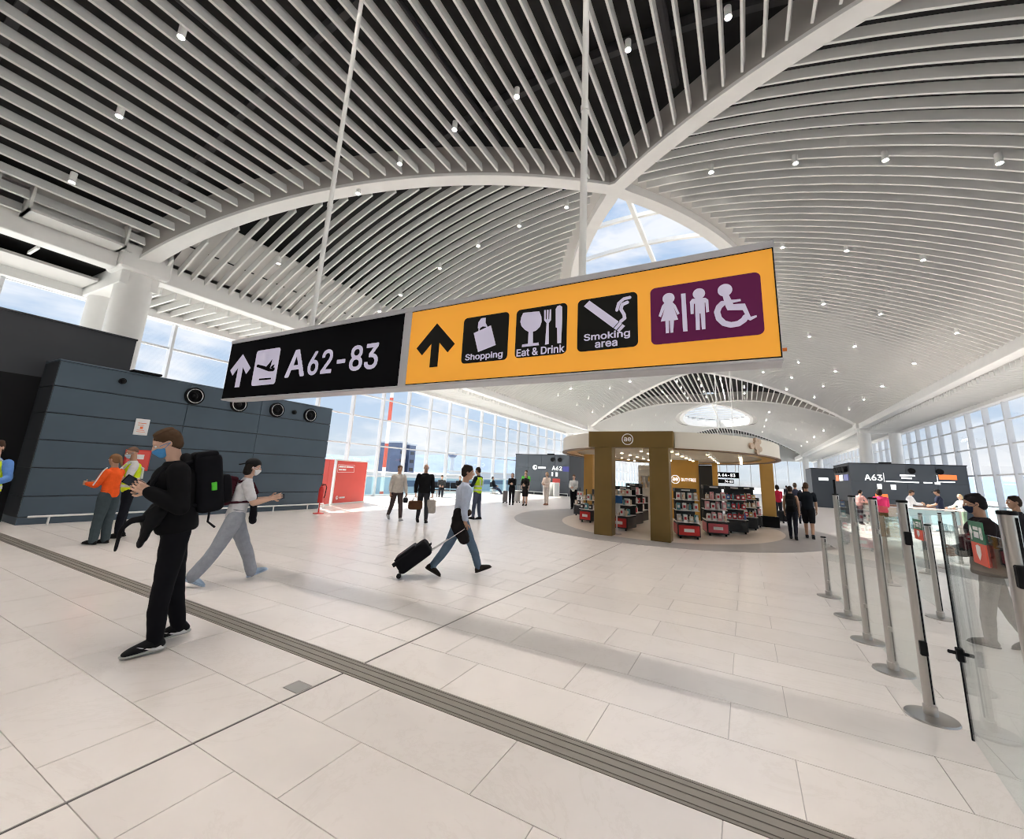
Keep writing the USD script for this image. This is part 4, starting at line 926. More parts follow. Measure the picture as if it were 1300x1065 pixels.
def person(label, loc, rel=None, H=1.75, face=None, lean=0, legs=((0,0),(0,0)), arms=((5,8,10,0),(5,8,10,0)), head=(0,0), skin=0, top=(.1,.1,.1), sleeve='long', bottom=(.03,.03,.035), cut='trousers',
           shoe=(.02,.02,.02), sole=None, hair=(.03,.02,.015), style='short', mask=None, fem=False, near=False, stance=0.0, toe=(0,0), extra=None, curl=35, seat=None, bulk=1.0, nolegs=False, foot_lift=(0,0)):
    az = math.degrees(math.atan2(loc[1]-EYE[1], loc[0]-EYE[0]))
    fz = face if face is not None else az+(rel or 0)
    s = H/1.75
    P = thing('person', label, 'person', (loc[0], loc[1], 0), fz)
    sh, hipw = (.165 if fem else .185)*bulk, .088
    J = {}
    up = rotY(lean)@np.array([0,0,1.0]); fw = rotY(lean)@np.array([1.0,0,0])
    # legs from a pelvis at the origin
    feet = []
    for i, sg in enumerate((1, -1)):
        t, k = legs[i]; h = np.array([0, sg*hipw, -.03])
        kn = h+.43*np.array([math.sin(math.radians(t)), sg*stance*.5, -math.cos(math.radians(t))])
        an = kn+.41*np.array([math.sin(math.radians(t-k)), sg*stance*.5, -math.cos(math.radians(t-k))])
        fp = (t-k)*(.75 if (t-k) < 0 else .9)+foot_lift[i]    # pitch of the foot: trailing heel up, leading toe up
        feet.append((h, kn, an, fp))
    lows = []
    for (h, kn, an, fp) in feet:
        f = rotY(-fp)@np.array([.17,0,-.075]); b = rotY(-fp)@np.array([-.06,0,-.075]); lows.append(min(an[2]+f[2], an[2]+b[2]))
    hz = -min(lows) if seat is None else seat+.10
    O3 = np.array([0,0,hz])
    feet = [(h+O3, kn+O3, an+O3, fp) for (h, kn, an, fp) in feet]
    pel, wai, che, nek = O3, O3+up*.15, O3+up*.37, O3+up*.53
    hp, hy = head
    Rh = rotZ(hy)@rotY(lean*.6+hp)
    hd = nek+rotY(lean*.8+hp*.5)@np.array([.018,0,.155])
    def arm(i, sg):
        a, b, e, c = arms[i]
        S = O3+up*.440+np.array([0,sg*sh*.97,0])
        d1 = unit([math.sin(math.radians(a)), sg*math.sin(math.radians(b)), -math.cos(math.radians(a))*math.cos(math.radians(b))])
        El = S+d1*.285
        d2 = unit([math.sin(math.radians(a+e)), -sg*math.sin(math.radians(c)), -math.cos(math.radians(a+e))])
        W = El+d2*.25
        return S, El, W, d1, d2
    A = [arm(0,1), arm(1,-1)]
    k = 2 if near else 1
    fem_w = .92 if fem else 1.0
    def torso(o=0.0, b=1.0):
        R = rotY(lean); E = ICO[2]
        pts = lambda c, r: oriented(E*(np.array(r)+o), R, c)
        return [MF.hull_points(np.vstack([pts(pel-up*.01,(.108*b,.158*b,.105)), pts(wai,(.098*b,.138*fem_w*b,.09))])),
                MF.hull_points(np.vstack([pts(wai,(.098*b,.138*fem_w*b,.09)), pts(che,(.118*b,.158*fem_w*b,.12))])),
                MF.hull_points(np.vstack([pts(che,(.118*b,.158*fem_w*b,.11)), pts(O3+up*.425-fw*.01,(.070,.150*fem_w*b*sh/.185,.045))])),
                MF.hull_points(np.vstack([pts(O3+up*.425-fw*.01,(.062,.135*b*sh/.185,.045)), pts(nek-up*.02,(.050,.055,.03))]))]
    def leg(i, o=0.0, shorts=False):
        h, kn, an, fp = feet[i]; m = kn if not shorts else kn+(h-kn)*.08
        out_ = [bone(h, .092+o, kn+(h-kn)*.5, .080+o, k), bone(kn+(h-kn)*.5, .080+o, m, (.062 if not shorts else .070)+o, k)]
        if not shorts: out_ += [bone(kn, .062+o, kn+(an-kn)*.4-unit(np.cross([0,1,0],an-kn))*.012, .058+o, k), bone(kn+(an-kn)*.4-unit(np.cross([0,1,0],an-kn))*.012, .058+o, an+(np.array([0,0,-.012]) if o else 0), .040+o*1.25, k)]
        return out_
    def armb(i, o=0.0, upto='wrist'):
        S, El, W, d1, d2 = A[i]; out_ = [bone(S, .060+o, S+d1*.14, .050+o, k)]
        if upto == 'short': out_.append(bone(S+d1*.12, .052+o, S+d1*.19, .050+o*1.4, k)); return out_
        out_ += [bone(S+d1*.14, .050+o, El, .041+o, k)]
        if upto == 'elbow': out_.append(bone(El, .041+o, El+d2*.05, .040+o, k)); return out_
        out_ += [bone(El, .042+o, El+d2*.10, .041+o, k), bone(El+d2*.10, .041+o, W, .028+o, k)]
        return out_
    def hand(i):
        sg = 1 if i == 0 else -1
        S, El, W, d1, d2 = A[i]; out_ = []
        side = np.array([0, sg*1.0, 0]) if abs(d2[1]) < .8 else np.array([1.0,0,0])
        n = unit(np.cross(d2, side)); across = unit(np.cross(n, d2))     # palm plane: across x d2
        # palm faces inward (towards the body): across runs along the fore-aft direction
        fore = unit(np.cross(side, d2)); fore = fore if np.dot(fore, [1,0,.2]) > 0 else -fore
        inn = -unit(np.cross(fore, d2))*1.0; inn = inn if inn[1]*sg < 0 else -inn
        for q in (-.026, 0, .026): out_.append(bone(W+fore*q*.7, .019, W+d2*.085+fore*q, .0155, 1))
        cu = math.radians(curl)
        for q, L in ((.033,.074),(.011,.082),(-.011,.077),(-.032,.060)):
            b0 = W+d2*.088+fore*q; e1 = unit(d2*math.cos(cu*.6)+inn*math.sin(cu*.6)); b1 = b0+e1*L*.5
            e2 = unit(d2*math.cos(cu*1.7)+inn*math.sin(cu*1.7)); b2 = b1+e2*L*.5
            out_ += [bone(b0,.0095,b1,.0085), bone(b1,.0085,b2,.0072)]
        t0 = W+d2*.03+fore*.032; t1 = t0+unit(fore*.75+d2*.65+inn*.4)*.045; t2 = t1+unit(d2*.9+inn*.5+fore*.15)*.032
        out_ += [bone(t0,.013,t1,.0105), bone(t1,.0105,t2,.0085)]
        J[f'palm{i}'] = W+d2*.075+inn*.02; J[f'dir{i}'] = d2; J[f'fore{i}'] = fore; J[f'inn{i}'] = inn
        return out_
    def hp_(v): return hd+Rh@np.asarray(v, float)
    def hball(c, r, kk=2): return oriented(ICO[kk]*np.array(r)+np.array(c), Rh, hd)
    skull = MF.hull_points(np.vstack([hball((-.008,0,.03),(.098,.077,.090)), hball((.022,0,-.015),(.070,.066,.075)), hball((.050,0,-.085),(.035,.036,.030)), hball((.02,0,-.07),(.05,.052,.035))]))
    headm = [skull, MF.hull_points(np.vstack([hball((.092,0,.012),(.008,.009,.012),1), hball((.112,0,-.022),(.011,.014,.010),1), hball((.088,0,-.028),(.010,.016,.008),1)])),
             MF.hull_points(hball((.083,0,-.060),(.012,.026,.007),1)), MF.hull_points(hball((.081,0,-.072),(.011,.021,.006),1)), MF.hull_points(hball((.078,0,.030),(.018,.055,.012),1))]
    for sg in (-1,1): headm.append(MF.hull_points(hball((-.008,sg*.078,-.005),(.020,.010,.032),1)))
    neck = [bone(nek-up*.03, .056, hp_((-.015,0,-.06)), .054, 2)]
    seg = .012 if near else .03
    bodyp = torso()+[q for i in (0,1) for q in leg(i)]+[q for i in (0,1) for q in armb(i)]+neck+headm
    for i in (0,1):
        h, kn, an, fp = feet[i]; tz = rotZ(toe[i]); R = tz@rotY(-fp)
        bodyp.append(bone(an, .04, an+R@np.array([.12,0,-.045]), .03))
    main = soft(union(bodyp), .016 if near else .035, 6)
    hands = [tri(union(hand(i))) if not near else soft(union(hand(i)), .006, 4) for i in (0,1)]
    v0 = MF.of_trimesh if False else None
    bm = union([to_manifold(main)]+[to_manifold(h_) for h_ in hands]) if True else None
    def put(name, m, ma, par=None, smooth=40, **kw):
        t = (join(m) if isinstance(m, list) else tri(m)).copy(); t.vertices = t.vertices*s*np.array([1,1,1.0]); return obj(name, t, ma, par or P, smooth=smooth, **kw)
    put('body', bm, SKINS[skin])
    for sg in (-1, 1):
        e = put('eye', trimesh.Trimesh(hball((.082,sg*.031,.008),(.011,.014,.009)), trimesh.creation.icosphere(2).faces, process=False), EYE_W)
        if near: put('pupil', trimesh.Trimesh(hball((.091,sg*.031,.008),(.004,.006,.006),1), trimesh.creation.icosphere(1).faces, process=False), EYE_D, e)
    # clothes
    L1 = .018 if near else .03
    wr = lambda t, a: t
    if cut in ('trousers','wide','shorts','skirt','leggings'):
        o = {'trousers':.011,'wide':.026,'shorts':.022,'skirt':.012,'leggings':.006}[cut]
        pts = torso(.010, 1.0)[:1]
        tp = list(pts)
        for i in (0,1): tp += leg(i, o, cut in ('shorts',))
        if cut == 'wide':
            for i in (0,1): h, kn, an, fp = feet[i]; tp.append(bone(kn, .075, an+np.array([0,0,.01]), .078))
        if cut == 'skirt':
            tp = list(pts)+[MF.hull_points(np.vstack([ballpts(pel,(.125,.165,.06),2)]+[ballpts(feet[i][1]+(feet[i][0]-feet[i][1])*.05,(.11,.09,.03),2) for i in (0,1)]))]
        m = union(tp)
        put('trousers' if cut in ('trousers','wide','leggings') else cut, wrinkle(soft(m, L1, 6), .006 if near else .005, 9), cloth(bottom))
        if cut not in ('skirt',): put('belt', MF.hull_points(oriented(ICO[2]*np.array((.116,.165,.028)), rotY(lean), wai-up*.075)), cloth(tuple(c*.5 for c in bottom)))
    so_ = .020 if bulk <= 1.02 else .032
    tp = torso(so_, bulk)
    up_ = {'long':'wrist','short':'short','none':None,'elbow':'elbow'}[sleeve]
    if up_:
        for i in (0,1): tp += armb(i, so_*.75, up_)
    m = union(tp).trim_by_plane(tuple(up), float(np.dot(up, pel-up*.06))).trim_by_plane(tuple(-up), float(-np.dot(up, nek-up*.005)))
    put('shirt' if bulk <= 1.02 else 'jacket', wrinkle(soft(m, L1, 5), .007 if near else .006, 8), cloth(top))
    col_ = lathe([(.062,-.035),(.070,-.03),(.064,.012),(.057,.012)], 20); put('collar', place(col_, nek-up*.015, ry=lean), cloth(top))
    # shoes
    for i in (0,1):
        h, kn, an, fp = feet[i]; R = rotZ(toe[i])@rotY(-fp)
        f = lambda p: an+R@np.array(p)
        bl = lambda c, r: oriented(ICO[2]*np.array(r)+np.array(c), R, an)
        upm = union([MF.hull_points(np.vstack([bl((-.025,0,-.03),(.050,.042,.035)), bl((.055,0,-.026),(.045,.042,.040)), bl((0,0,.012),(.052,.049,.025))])), MF.hull_points(np.vstack([bl((.04,0,-.022),(.05,.044,.044)), bl((.125,0,-.038),(.048,.044,.030)), bl((.165,0,-.048),(.033,.036,.020))]))])
        sx_ = put('shoe', soft(upm, .012 if near else .03, 3), cloth(shoe, .6))
        solem = MF.hull_points(np.vstack([bl((-.035,0,-.057),(.046,.044,.018)), bl((.06,0,-.060),(.04,.044,.015)), bl((.150,0,-.064),(.048,.046,.011)), bl((.178,0,-.062),(.03,.036,.008))]))
        put('sole', solem, cloth(sole if sole else tuple(c*.6 for c in shoe), .6), sx_)
        J[f'shoe{i}'] = sx_; J[f'an{i}'] = an; J[f'R{i}'] = R
    # hair, hats
    hc = cloth(hair, .7)
    shell = MF.hull_points(np.vstack([hball((-.014,0,.034),(.101,.0815,.093)), hball((-.03,0,-.03),(.078,.074,.06))]))
    def cutp(m, n, d): nn = Rh@unit(n); return m.trim_by_plane(tuple(nn), float(np.dot(nn, hd)+d))
    if style != 'bald':
        hairm = cutp(shell, (-1.1,0,1.0), -.0148) if style != 'buzz' else cutp(MF.hull_points(hball((-.012,0,.033),(.100,.080,.093))), (-.6,0,1), .03)
        hm = [hairm]
        if style in ('short',): hm.append(MF.hull_points(np.vstack([hball((.012,0,.096),(.056,.056,.028)), hball((-.03,0,.102),(.060,.062,.030))])))
        if style == 'long': hm.append(MF.hull_points(np.vstack([hball((-.055,0,.02),(.06,.085,.07)), hball((-.075,0,-.20),(.045,.095,.05))])))
        if style == 'bob': hm.append(MF.hull_points(np.vstack([hball((-.04,0,.02),(.07,.092,.08)), hball((-.05,0,-.09),(.06,.095,.04))])))
        if style == 'bun': hm.append(MF.hull_points(hball((-.13,0,.06),(.045,.045,.045))))
        if style == 'tail': hm.append(bone(hp_((-.11,0,.04)), .035, hp_((-.15,0,-.13)), .02))
        m = union(hm); put('hair', wrinkle(soft(m, .012 if near else .03, 2), .006 if near else .004, 22), hc)
    J.update(P=P, put=put, hp=hp_, hball=hball, cutp=cutp, skull=skull, up=up, fw=fw, pel=pel, wai=wai, che=che, nek=nek, feet=feet, A=A, torso=torso, lean=lean, O3=O3, s=s, Rh=Rh, hd=hd, shell=shell, sh=sh, fz=fz, loc=loc)
    if mask is not None:
        mm = MF.hull_points(np.vstack([hball((.085,0,-.03),(.034,.045,.032)), hball((.060,0,-.075),(.036,.048,.030)), hball((.105,0,-.03),(.014,.02,.02)), hball((.045,0,-.04),(.03,.070,.03))]))
        mk = put('face_mask', cutp(cutp(mm, (1,0,.2), .028), (-.15,0,-1), -.0), cloth(mask, .8))
        put('ear_loop', [tube([hp_((.06,sg*.066,-.02+dz)), hp_((.025,sg*.078,-.01+dz*.6)), hp_((-.015,sg*.086,.0))], .0025, 5) for sg in (-1,1) for dz in (-.02,.02)], cloth(mask,.8), mk)
    if extra: extra(J)
    return P, J
def to_manifold(t):
    t = tri(t); m = manifold3d.Mesh(np.ascontiguousarray(t.vertices, np.float32), np.ascontiguousarray(t.faces, np.uint32)); m.merge()
    return MF(m)
def wrinkle(t, amp, sc):
    v = t.vertices; n = meshkit.fbm(v*np.array([sc,sc,sc*1.4])+11.3, 3)-.5
    t.vertices = v+t.vertex_normals*(n*2*amp)[:,None]; return t

# ---- things people wear or hold (built in the wearer's frame)
def vest(J, c=(.62,.78,.02), zlo=-.08):
    t = J['torso'](.030); up, pel, nek = J['up'], J['pel'], J['nek']
    m = union(t).trim_by_plane(tuple(up), float(np.dot(up, pel+up*zlo))).trim_by_plane(tuple(-up), float(-np.dot(up, nek-up*.06)))
    V = J['put']('hi_vis_vest', soft(m, .03, 3), cloth(c, .7))
    b = union(J['torso'](.034))
    for z in (.02, .14): J['put']('reflective_band', b.trim_by_plane(tuple(up), float(np.dot(up, pel+up*z))).trim_by_plane(tuple(-up), float(-np.dot(up, pel+up*(z+.05)))), cloth((.62,.64,.62), .3), V)
    for sg in (-1,1): J['put']('reflective_band', tube([pel+up*.17+J['fw']*.145+np.array([0,sg*.09,0]), J['che']+J['fw']*.155+np.array([0,sg*.095,0]), pel+up*.50+J['fw']*.06+np.array([0,sg*.10,0]), J['che']-J['fw']*.15+np.array([0,sg*.10,0]), pel+up*.17-J['fw']*.145+np.array([0,sg*.09,0])], .02, 6), cloth((.62,.64,.62), .3), V)
def phone(J, i=1):
    c = J[f'palm{i}']+J[f'dir{i}']*.05; R = np.stack([J[f'dir{i}'], unit(J[f'fore{i}']), unit(np.cross(J[f'dir{i}'], J[f'fore{i}']))], 1)
    b = bbx(-.075,.075,-.036,.036,-.005,.005,.003); b.vertices = b.vertices@R.T+c
    sc = bx(-.068,.068,-.032,.032,.005,.006); sc.vertices = sc.vertices@R.T+c
    world = lambda t: to_world(J, t)
    t = thing('phone', 'smartphone held by the '+J['who'], 'phone', (0,0,0)); obj('case', world(b), M['black'], t); obj('screen', world(sc), mat('phone_screen',(.05,.06,.08),.1), t)
def to_world(J, t):
    t = tri(t).copy(); t.vertices = (t.vertices*J['s'])@rotZ(J['fz']).T+np.array([J['loc'][0], J['loc'][1], 0]); return t
def rbox(c, half, r, R=np.eye(3)):
    c = np.asarray(c, float); p = []
    for sx_ in (-1,1):
        for sy_ in (-1,1):
            for sz_ in (-1,1): p.append(ICO[1]*r+np.array([sx_*(half[0]-r), sy_*(half[1]-r), sz_*(half[2]-r)]))
    return MF.hull_points(np.vstack(p)@np.asarray(R).T+c)
def backpack(J, label, c, w=.15, h=.24, d=.10, off=.0, pocket=True, accent=None):
    R = rotY(J['lean']); up, fw = J['up'], J['fw']; ctr = J['che']-fw*(.115+d)+up*(-.03+off); ma = cloth(c)
    t = thing('backpack', label, 'backpack', (0,0,0)); W = lambda m: to_world(J, m)
    obj('main_bag', W(soft(rbox(ctr,(d,w,h),.05,R), .025, 4)), ma, t, smooth=40)
    if pocket: obj('front_pocket', W(soft(rbox(ctr-fw*(d+.02)-up*.07,(.045,w*.8,h*.5),.03,R), .025, 3)), ma, t, smooth=40)
    obj('top_lid', W(rbox(ctr+up*(h*.92)+fw*.01,(d*.85,w*.9,.045),.03,R)), ma, t, smooth=40)
    for sg in (-1,1):
        y = sg*.095
        obj('strap', W(tube([ctr+up*(h*.8)+fw*d+np.array([0,y,0]), J['nek']-up*.045-fw*.03+np.array([0,y*1.05,0]), J['nek']-up*.06+fw*.075+np.array([0,y*1.1,0]), J['che']+fw*.165+np.array([0,y*1.2,-.02]), J['wai']+fw*.10+np.array([0,sg*.15,.06]), ctr-up*(h*.75)+fw*d*.6+np.array([0,sg*.12,0])], .018, 8)), ma, t, smooth=40)
    if accent: obj('tag', W(rbox(ctr-fw*(d*.3)+np.array([0,w+.005,-.03]),(.02,.006,.035),.005,R)), cloth(accent), t, label='bright green tag')
    return t, ctr
def cap(J, c, back=False):
    ma = cloth(c); m = J['cutp'](MF.hull_points(J['hball']((-.012,0,.04),(.112,.094,.098))), (-.10,0,1), .045)
    k = J['put']('cap', m, ma); sg = -1 if back else 1
    J['put']('brim', MF.hull_points(np.vstack([J['hball']((sg*.085-.01,0,.045),(.02,.07,.006)), J['hball']((sg*.165-.01,0,.03 if not back else .005),(.02,.05,.009))])), ma, k)
def handbag(J, i, label, c, half, drop, name='handbag', rz=0):
    p = J[f'palm{i}']+np.array([0,0,-.03]); ctr = p+np.array([0,0,-drop-half[2]]); t = thing(name, label, 'bag', (0,0,0)); ma = cloth(c)
    obj('bag', to_world(J, soft(rbox(ctr,half,min(half)*.6,rotZ(rz)), .03, 3)), ma, t, smooth=40)
    a = rotZ(rz)@np.array([half[0]*.5,0,0])
    for sg in (-1,1):
        y = rotZ(rz)@np.array([0,sg*half[1]*.5,0])
        obj('handle', to_world(J, tube([ctr-a+y+np.array([0,0,half[2]-.02]), p-a*.4+np.array([0,0,0.01]), p+a*.4+np.array([0,0,.01]), ctr+a+y+np.array([0,0,half[2]-.02])], .008, 6)), ma, t)
    return t
WALK = ((27,4),(-20,22))
def F3(px, py): p = fl(px, py); return (p[0], p[1])
# 1 man with the backpack, nearest
def ex1(J):
    J['who'] = 'tall man with the big backpack'; J['s_'] = 1
    t, c = backpack(J, 'big black backpack on the tall man in black', (.006,.006,.008), .165, .25, .105, -.035, True, (.10,.55,.05))
    obj('hood', to_world(J, soft(union([MF.hull_points(np.vstack([ballpts(J['nek']-J['fw']*.075+J['up']*.0,(.055,.095,.055),2), ballpts(J['nek']-J['fw']*.11-J['up']*.09,(.05,.11,.07),2)])), MF.hull_points(np.vstack([ballpts(J['nek']+np.array([.0,sg*.075,-.01]),(.05,.035,.04),2) for sg in (-1,1)]))]), .02, 4)), cloth((.006,.006,.007)), J['P']) if False else J['put']('hood', soft(union([MF.hull_points(np.vstack([ballpts(J['nek']-J['fw']*.075,(.055,.095,.055),2), ballpts(J['nek']-J['fw']*.11-J['up']*.09,(.05,.11,.07),2)]))]), .02, 4), cloth((.006,.006,.007)))
    phone(J, 1)
    # jacket knotted round the waist, hanging in front
    w = J['wai']-J['up']*.09; ma = cloth((.008,.008,.009))
    jk = thing('tied_jacket', 'black jacket hanging from the front of the tall man', 'jacket', (0,0,0))
    obj('body_cloth', to_world(J, wrinkle(soft(union([MF.hull_points(np.vstack([ballpts(w+np.array([.10,0,.05]),(.09,.17,.08),2), ballpts(w+np.array([.17,.02,-.02]),(.06,.15,.09),2)])), MF.hull_points(np.vstack([ballpts(w+np.array([.17,.06,-.03]),(.05,.10,.06),2), ballpts(w+np.array([.205,.07,-.20]),(.02,.05,.03),2)]))]), .02, 3), .012, 14)), ma, jk, smooth=40)
    obj('sleeve', to_world(J, soft(union([bone(w+np.array([.17,.08,0]),.035,w+np.array([.29,.10,-.01]),.022), bone(w+np.array([.29,.10,-.01]),.022,w+np.array([.34,.10,-.08]),.014), bone(w+np.array([.34,.10,-.08]),.014,w+np.array([.345,.10,-.23]),.012)]), .02, 3)), ma, jk, smooth=40)
    obj('strap', to_world(J, tube([c-J['up']*.22+np.array([0,.1,0]), c-J['up']*.33+np.array([.02,.1,0]), c-J['up']*.38+np.array([-.03,.1,0])], .009, 6)), ma, t)
    obj('white_tag', to_world(J, rbox(w+np.array([-.02,.165,.03]),(.035,.008,.008),.006)), cloth((.75,.75,.75)), jk)
    for i in (0,1):      # white side flash on the trainers
        an, R = J[f'an{i}'], J[f'R{i}']
        for sg in (-1,1):
            sw = Polygon([(-.055,-.052),(-.02,-.060),(.03,-.050),(.115,-.008),(.03,-.036),(-.01,-.040),(-.035,-.030),(-.04,-.038)])
            t2 = face_y(prism(sw,.012),0); v = t2.vertices.copy(); v[:,1] = sg*(.036+np.abs(v[:,1])*.6); t2.vertices = v@R.T+an
            J['put']('side_mark', t2, cloth((.72,.72,.72)), J[f'shoe{i}'], smooth=False)
L1 = F3(192, 823)
person('tall man in black with blue mask and big backpack, standing by the floor drain', L1, None, 1.86, math.degrees(math.atan2(L1[1],L1[0]))+97, lean=11, legs=((2,4),(-10,4)), stance=.05, arms=((-12,8,130,20),(-9,8,130,24)), head=(24,0), top=(.006,.006,.007), bottom=(.006,.006,.008), shoe=(.008,.008,.009), sole=(.42,.42,.40), hair=(.07,.04,.022), style='short', mask=(.07,.27,.55), near=True, bulk=1.12, toe=(8,-10), extra=ex1, curl=45)
# 2 woman with cap walking right
def ex2(J):
    J['who'] = 'woman in the black cap'; phone(J, 0); cap(J, (.008,.008,.009), True)
    backpack(J, 'small dark red and navy backpack on the woman in the cap', (.045,.008,.014), .12, .19, .08, -.04)
    t = thing('tied_jacket', 'black jacket hung over the bag of the woman in the cap', 'jacket', (0,0,0)); w = J['wai']
    obj('cloth', to_world(J, wrinkle(soft(MF.hull_points(np.vstack([ballpts(w+np.array([.16,-.10,.10]),(.045,.05,.06),2), ballpts(w+np.array([.19,-.10,-.22]),(.05,.06,.05),2)])), .025, 2), .012, 12)), cloth((.010,.009,.012)), t, smooth=40)
    obj('strap', to_world(J, tube([J['nek']+np.array([-.05,.06,-.06]), J['che']+np.array([.13,-.02,-.08]), w+np.array([.15,-.10,.06])], .014, 6)), cloth((.05,.008,.014)), t)
L2 = F3(284, 740)
person('woman in a white T-shirt, black cap and pale grey trousers, walking right with a phone', L2, -84, 1.66, lean=8, legs=((24,2),(-22,10)), arms=((25,6,75,6),(22,8,85,6)), head=(6,-6), top=(.62,.62,.64), sleeve='short', bottom=(.30,.32,.36), cut='wide', shoe=(.36,.46,.60), sole=(.42,.52,.66), hair=(.015,.012,.010), style='bob', mask=(.78,.78,.78), fem=True, near=True, extra=ex2, curl=30)
# 3 orange worker, 4 hi-vis worker at the booth
def ex3(J):
    for sg in (-1,1): J['put']('sleeve_stripe', tube([J['A'][0 if sg > 0 else 1][0]+np.array([0,0,.085]), J['A'][0 if sg > 0 else 1][0]+np.array([.0,sg*.062,.03]), J['A'][0 if sg > 0 else 1][1]+np.array([0,sg*.06,.0])], .012, 6), cloth((.7,.7,.7)))
person('short worker in an orange and grey sweatshirt facing the booth', F3(124,691), 48, 1.60, lean=3, legs=((3,2),(-2,2)), arms=((20,10,75,15),(20,10,75,15)), head=(8,0), top=(.80,.105,.02), bottom=(.055,.075,.085), cut='wide', shoe=(.012,.011,.011), hair=(.22,.12,.06), style='tail', fem=True, skin=1, extra=ex3, bulk=1.0)
def ex4(J): J['who'] = 'x'; vest(J)
person('worker in white shirt, black trousers and yellow hi-vis vest beside the red cabinet', F3(150,683), 100, 1.76, lean=4, legs=((4,2),(-2,2)), arms=((15,8,70,20),(20,8,70,20)), head=(14,0), top=(.65,.65,.66), sleeve='short', bottom=(.012,.013,.018), shoe=(.012,.012,.012), hair=(.16,.10,.07), style='buzz', skin=1, mask=(.45,.55,.65), extra=ex4)
# 5 person at the left edge of the frame
def ex5(J): vest(J)
p = fl(-42, 700)
person('person in blue shirt and yellow vest, cut off by the left picture edge', (p[0], p[1]), 150, 1.72, legs=((2,2),(-2,2)), arms=((18,22,60,0),(10,16,55,0)), top=(.10,.22,.50), bottom=(.02,.025,.05), hair=(.05,.03,.02), extra=ex5)
# 6 walking man with the trolley
def ex6(J):
    J['who'] = 'walking man in the pale shirt'
    hnd = J['palm1']*J['s']
    # trolley case behind, tilted; built in the man's frame
    t = thing('trolley_case', 'black wheeled cabin suitcase pulled by the man in the pale shirt', 'suitcase', (0,0,0))
    whl = np.array([hnd[0]-.92, hnd[1], .035]); d = unit(hnd-whl); R = np.stack([unit(np.cross([0,1,0], d)), [0,1,0], d], 1)   # d along the case
    loc = lambda m: to_world({**J,'s':1.0}, m)
    def pl(m): m = tri(m).copy(); m.vertices = m.vertices@R.T+whl; return loc(m)
    obj('shell', pl(soft(rbox((-.11,0,.30),(.115,.185,.27),.05), .04, 3)), cloth((.006,.006,.008),.5), t, smooth=40)
    obj('front_pocket', pl(soft(rbox((-.225,0,.24),(.03,.15,.17),.02), .04, 2)), cloth((.009,.009,.011),.5), t, smooth=40)
    obj('carry_handle', pl(tube([(-.11,-.06,.565),(-.11,-.05,.60),(-.11,.05,.60),(-.11,.06,.565)], .012, 6)), M['black'], t)
    Lh = np.linalg.norm(hnd-whl)
    for sg in (-1,1):
        obj('pull_rod', pl(cyl((-.03,sg*.055,.5),(-.03+.03,sg*.055,Lh-.01),.007,8)), M['chrome'], t)
        obj('wheel', pl(cyl((-.02,sg*.15-.02,0),(-.02,sg*.15+.02,0),.035,14)), M['black'], t)
        obj('foot', pl(rbox((-.19,sg*.14,.03),(.03,.02,.03),.012)), M['black'], t)
    obj('grip', pl(cyl((0,-.07,Lh),(0,.07,Lh),.014,8)), M['black'], t)
    j = thing('carried_jacket', 'dark jacket and bag hanging on the arm of the man in the pale shirt', 'jacket', (0,0,0)); h2 = J['A'][1][1]*.4+J['A'][1][2]*.6
    obj('cloth', to_world(J, wrinkle(soft(union([MF.hull_points(np.vstack([ballpts(h2+np.array([-.12,.02,.06]),(.06,.05,.07),2), ballpts(h2+np.array([.02,.02,-.36]),(.09,.05,.06),2), ballpts(h2+np.array([-.15,.02,-.14]),(.06,.05,.10),2)]))]), .025, 2), .016, 12)), cloth((.016,.013,.013)), j, smooth=40)
    J['put']('waist_bag', soft(MF.hull_points(np.vstack([ballpts(J['wai']+np.array([.10,0,-.10]),(.06,.15,.06),2)])), .03, 2), cloth((.035,.022,.016)))
person('walking man in a pale blue shirt and jeans pulling a black trolley case', F3(580,730), -88, 1.74, lean=4, legs=((26,4),(-22,14)), arms=((2,3,6,8),(0,7,8,0)), head=(2,-2), top=(.46,.51,.62), bottom=(.10,.15,.21), shoe=(.022,.017,.014), sole=(.03,.025,.02), hair=(.025,.018,.014), style='short', skin=1, near=True, extra=ex6, curl=70)
# 7, 8 couple coming towards the camera
def ex7(J): handbag(J, 0, 'small dark shoulder bag of the walker in the cream jacket', (.03,.03,.035), (.11,.05,.08), .05)
person('walker in a cream jacket and dark trousers coming towards the camera on the left', F3(501,661), -158, 1.70, lean=2, legs=((16,4),(-20,16)), arms=((8,12,20,0),(-8,12,15,0)), top=(.55,.51,.46), bottom=(.075,.055,.055), shoe=(.55,.55,.55), hair=(.18,.12,.09), style='bun', fem=True, skin=1, extra=ex7, bulk=1.06)
def ex8(J):
    handbag(J, 1, 'brown leather holdall carried by the man in the black jumper', (.075,.035,.018), (.21,.10,.13), .10, 'holdall', 90)
    handbag(J, 0, 'grey tote bag carried by the man in the black jumper', (.36,.33,.30), (.14,.07,.20), .06, 'tote_bag', 80)
person('bald man in a black jumper walking towards the camera with two bags', F3(535,664), -170, 1.76, lean=2, legs=((14,4),(-14,12)), arms=((6,10,8,0),(2,14,8,0)), top=(.010,.010,.011), bottom=(.030,.032,.038), shoe=(.02,.018,.016), hair=(.4,.3,.25), style='bald', skin=0, extra=ex8, bulk=1.08, curl=75)
# 9 hi-vis worker in the middle
def ex9(J): vest(J, (.55,.80,.03))
person('worker in dark uniform and yellow hi-vis vest standing past the walking man', F3(604,660), 60, 1.74, legs=((6,3),(-5,3)), arms=((20,8,70,20),(20,8,70,20)), head=(10,0), top=(.015,.025,.030), bottom=(.07,.085,.13), shoe=(.02,.02,.02), hair=(.02,.015,.012), skin=1, extra=ex9)
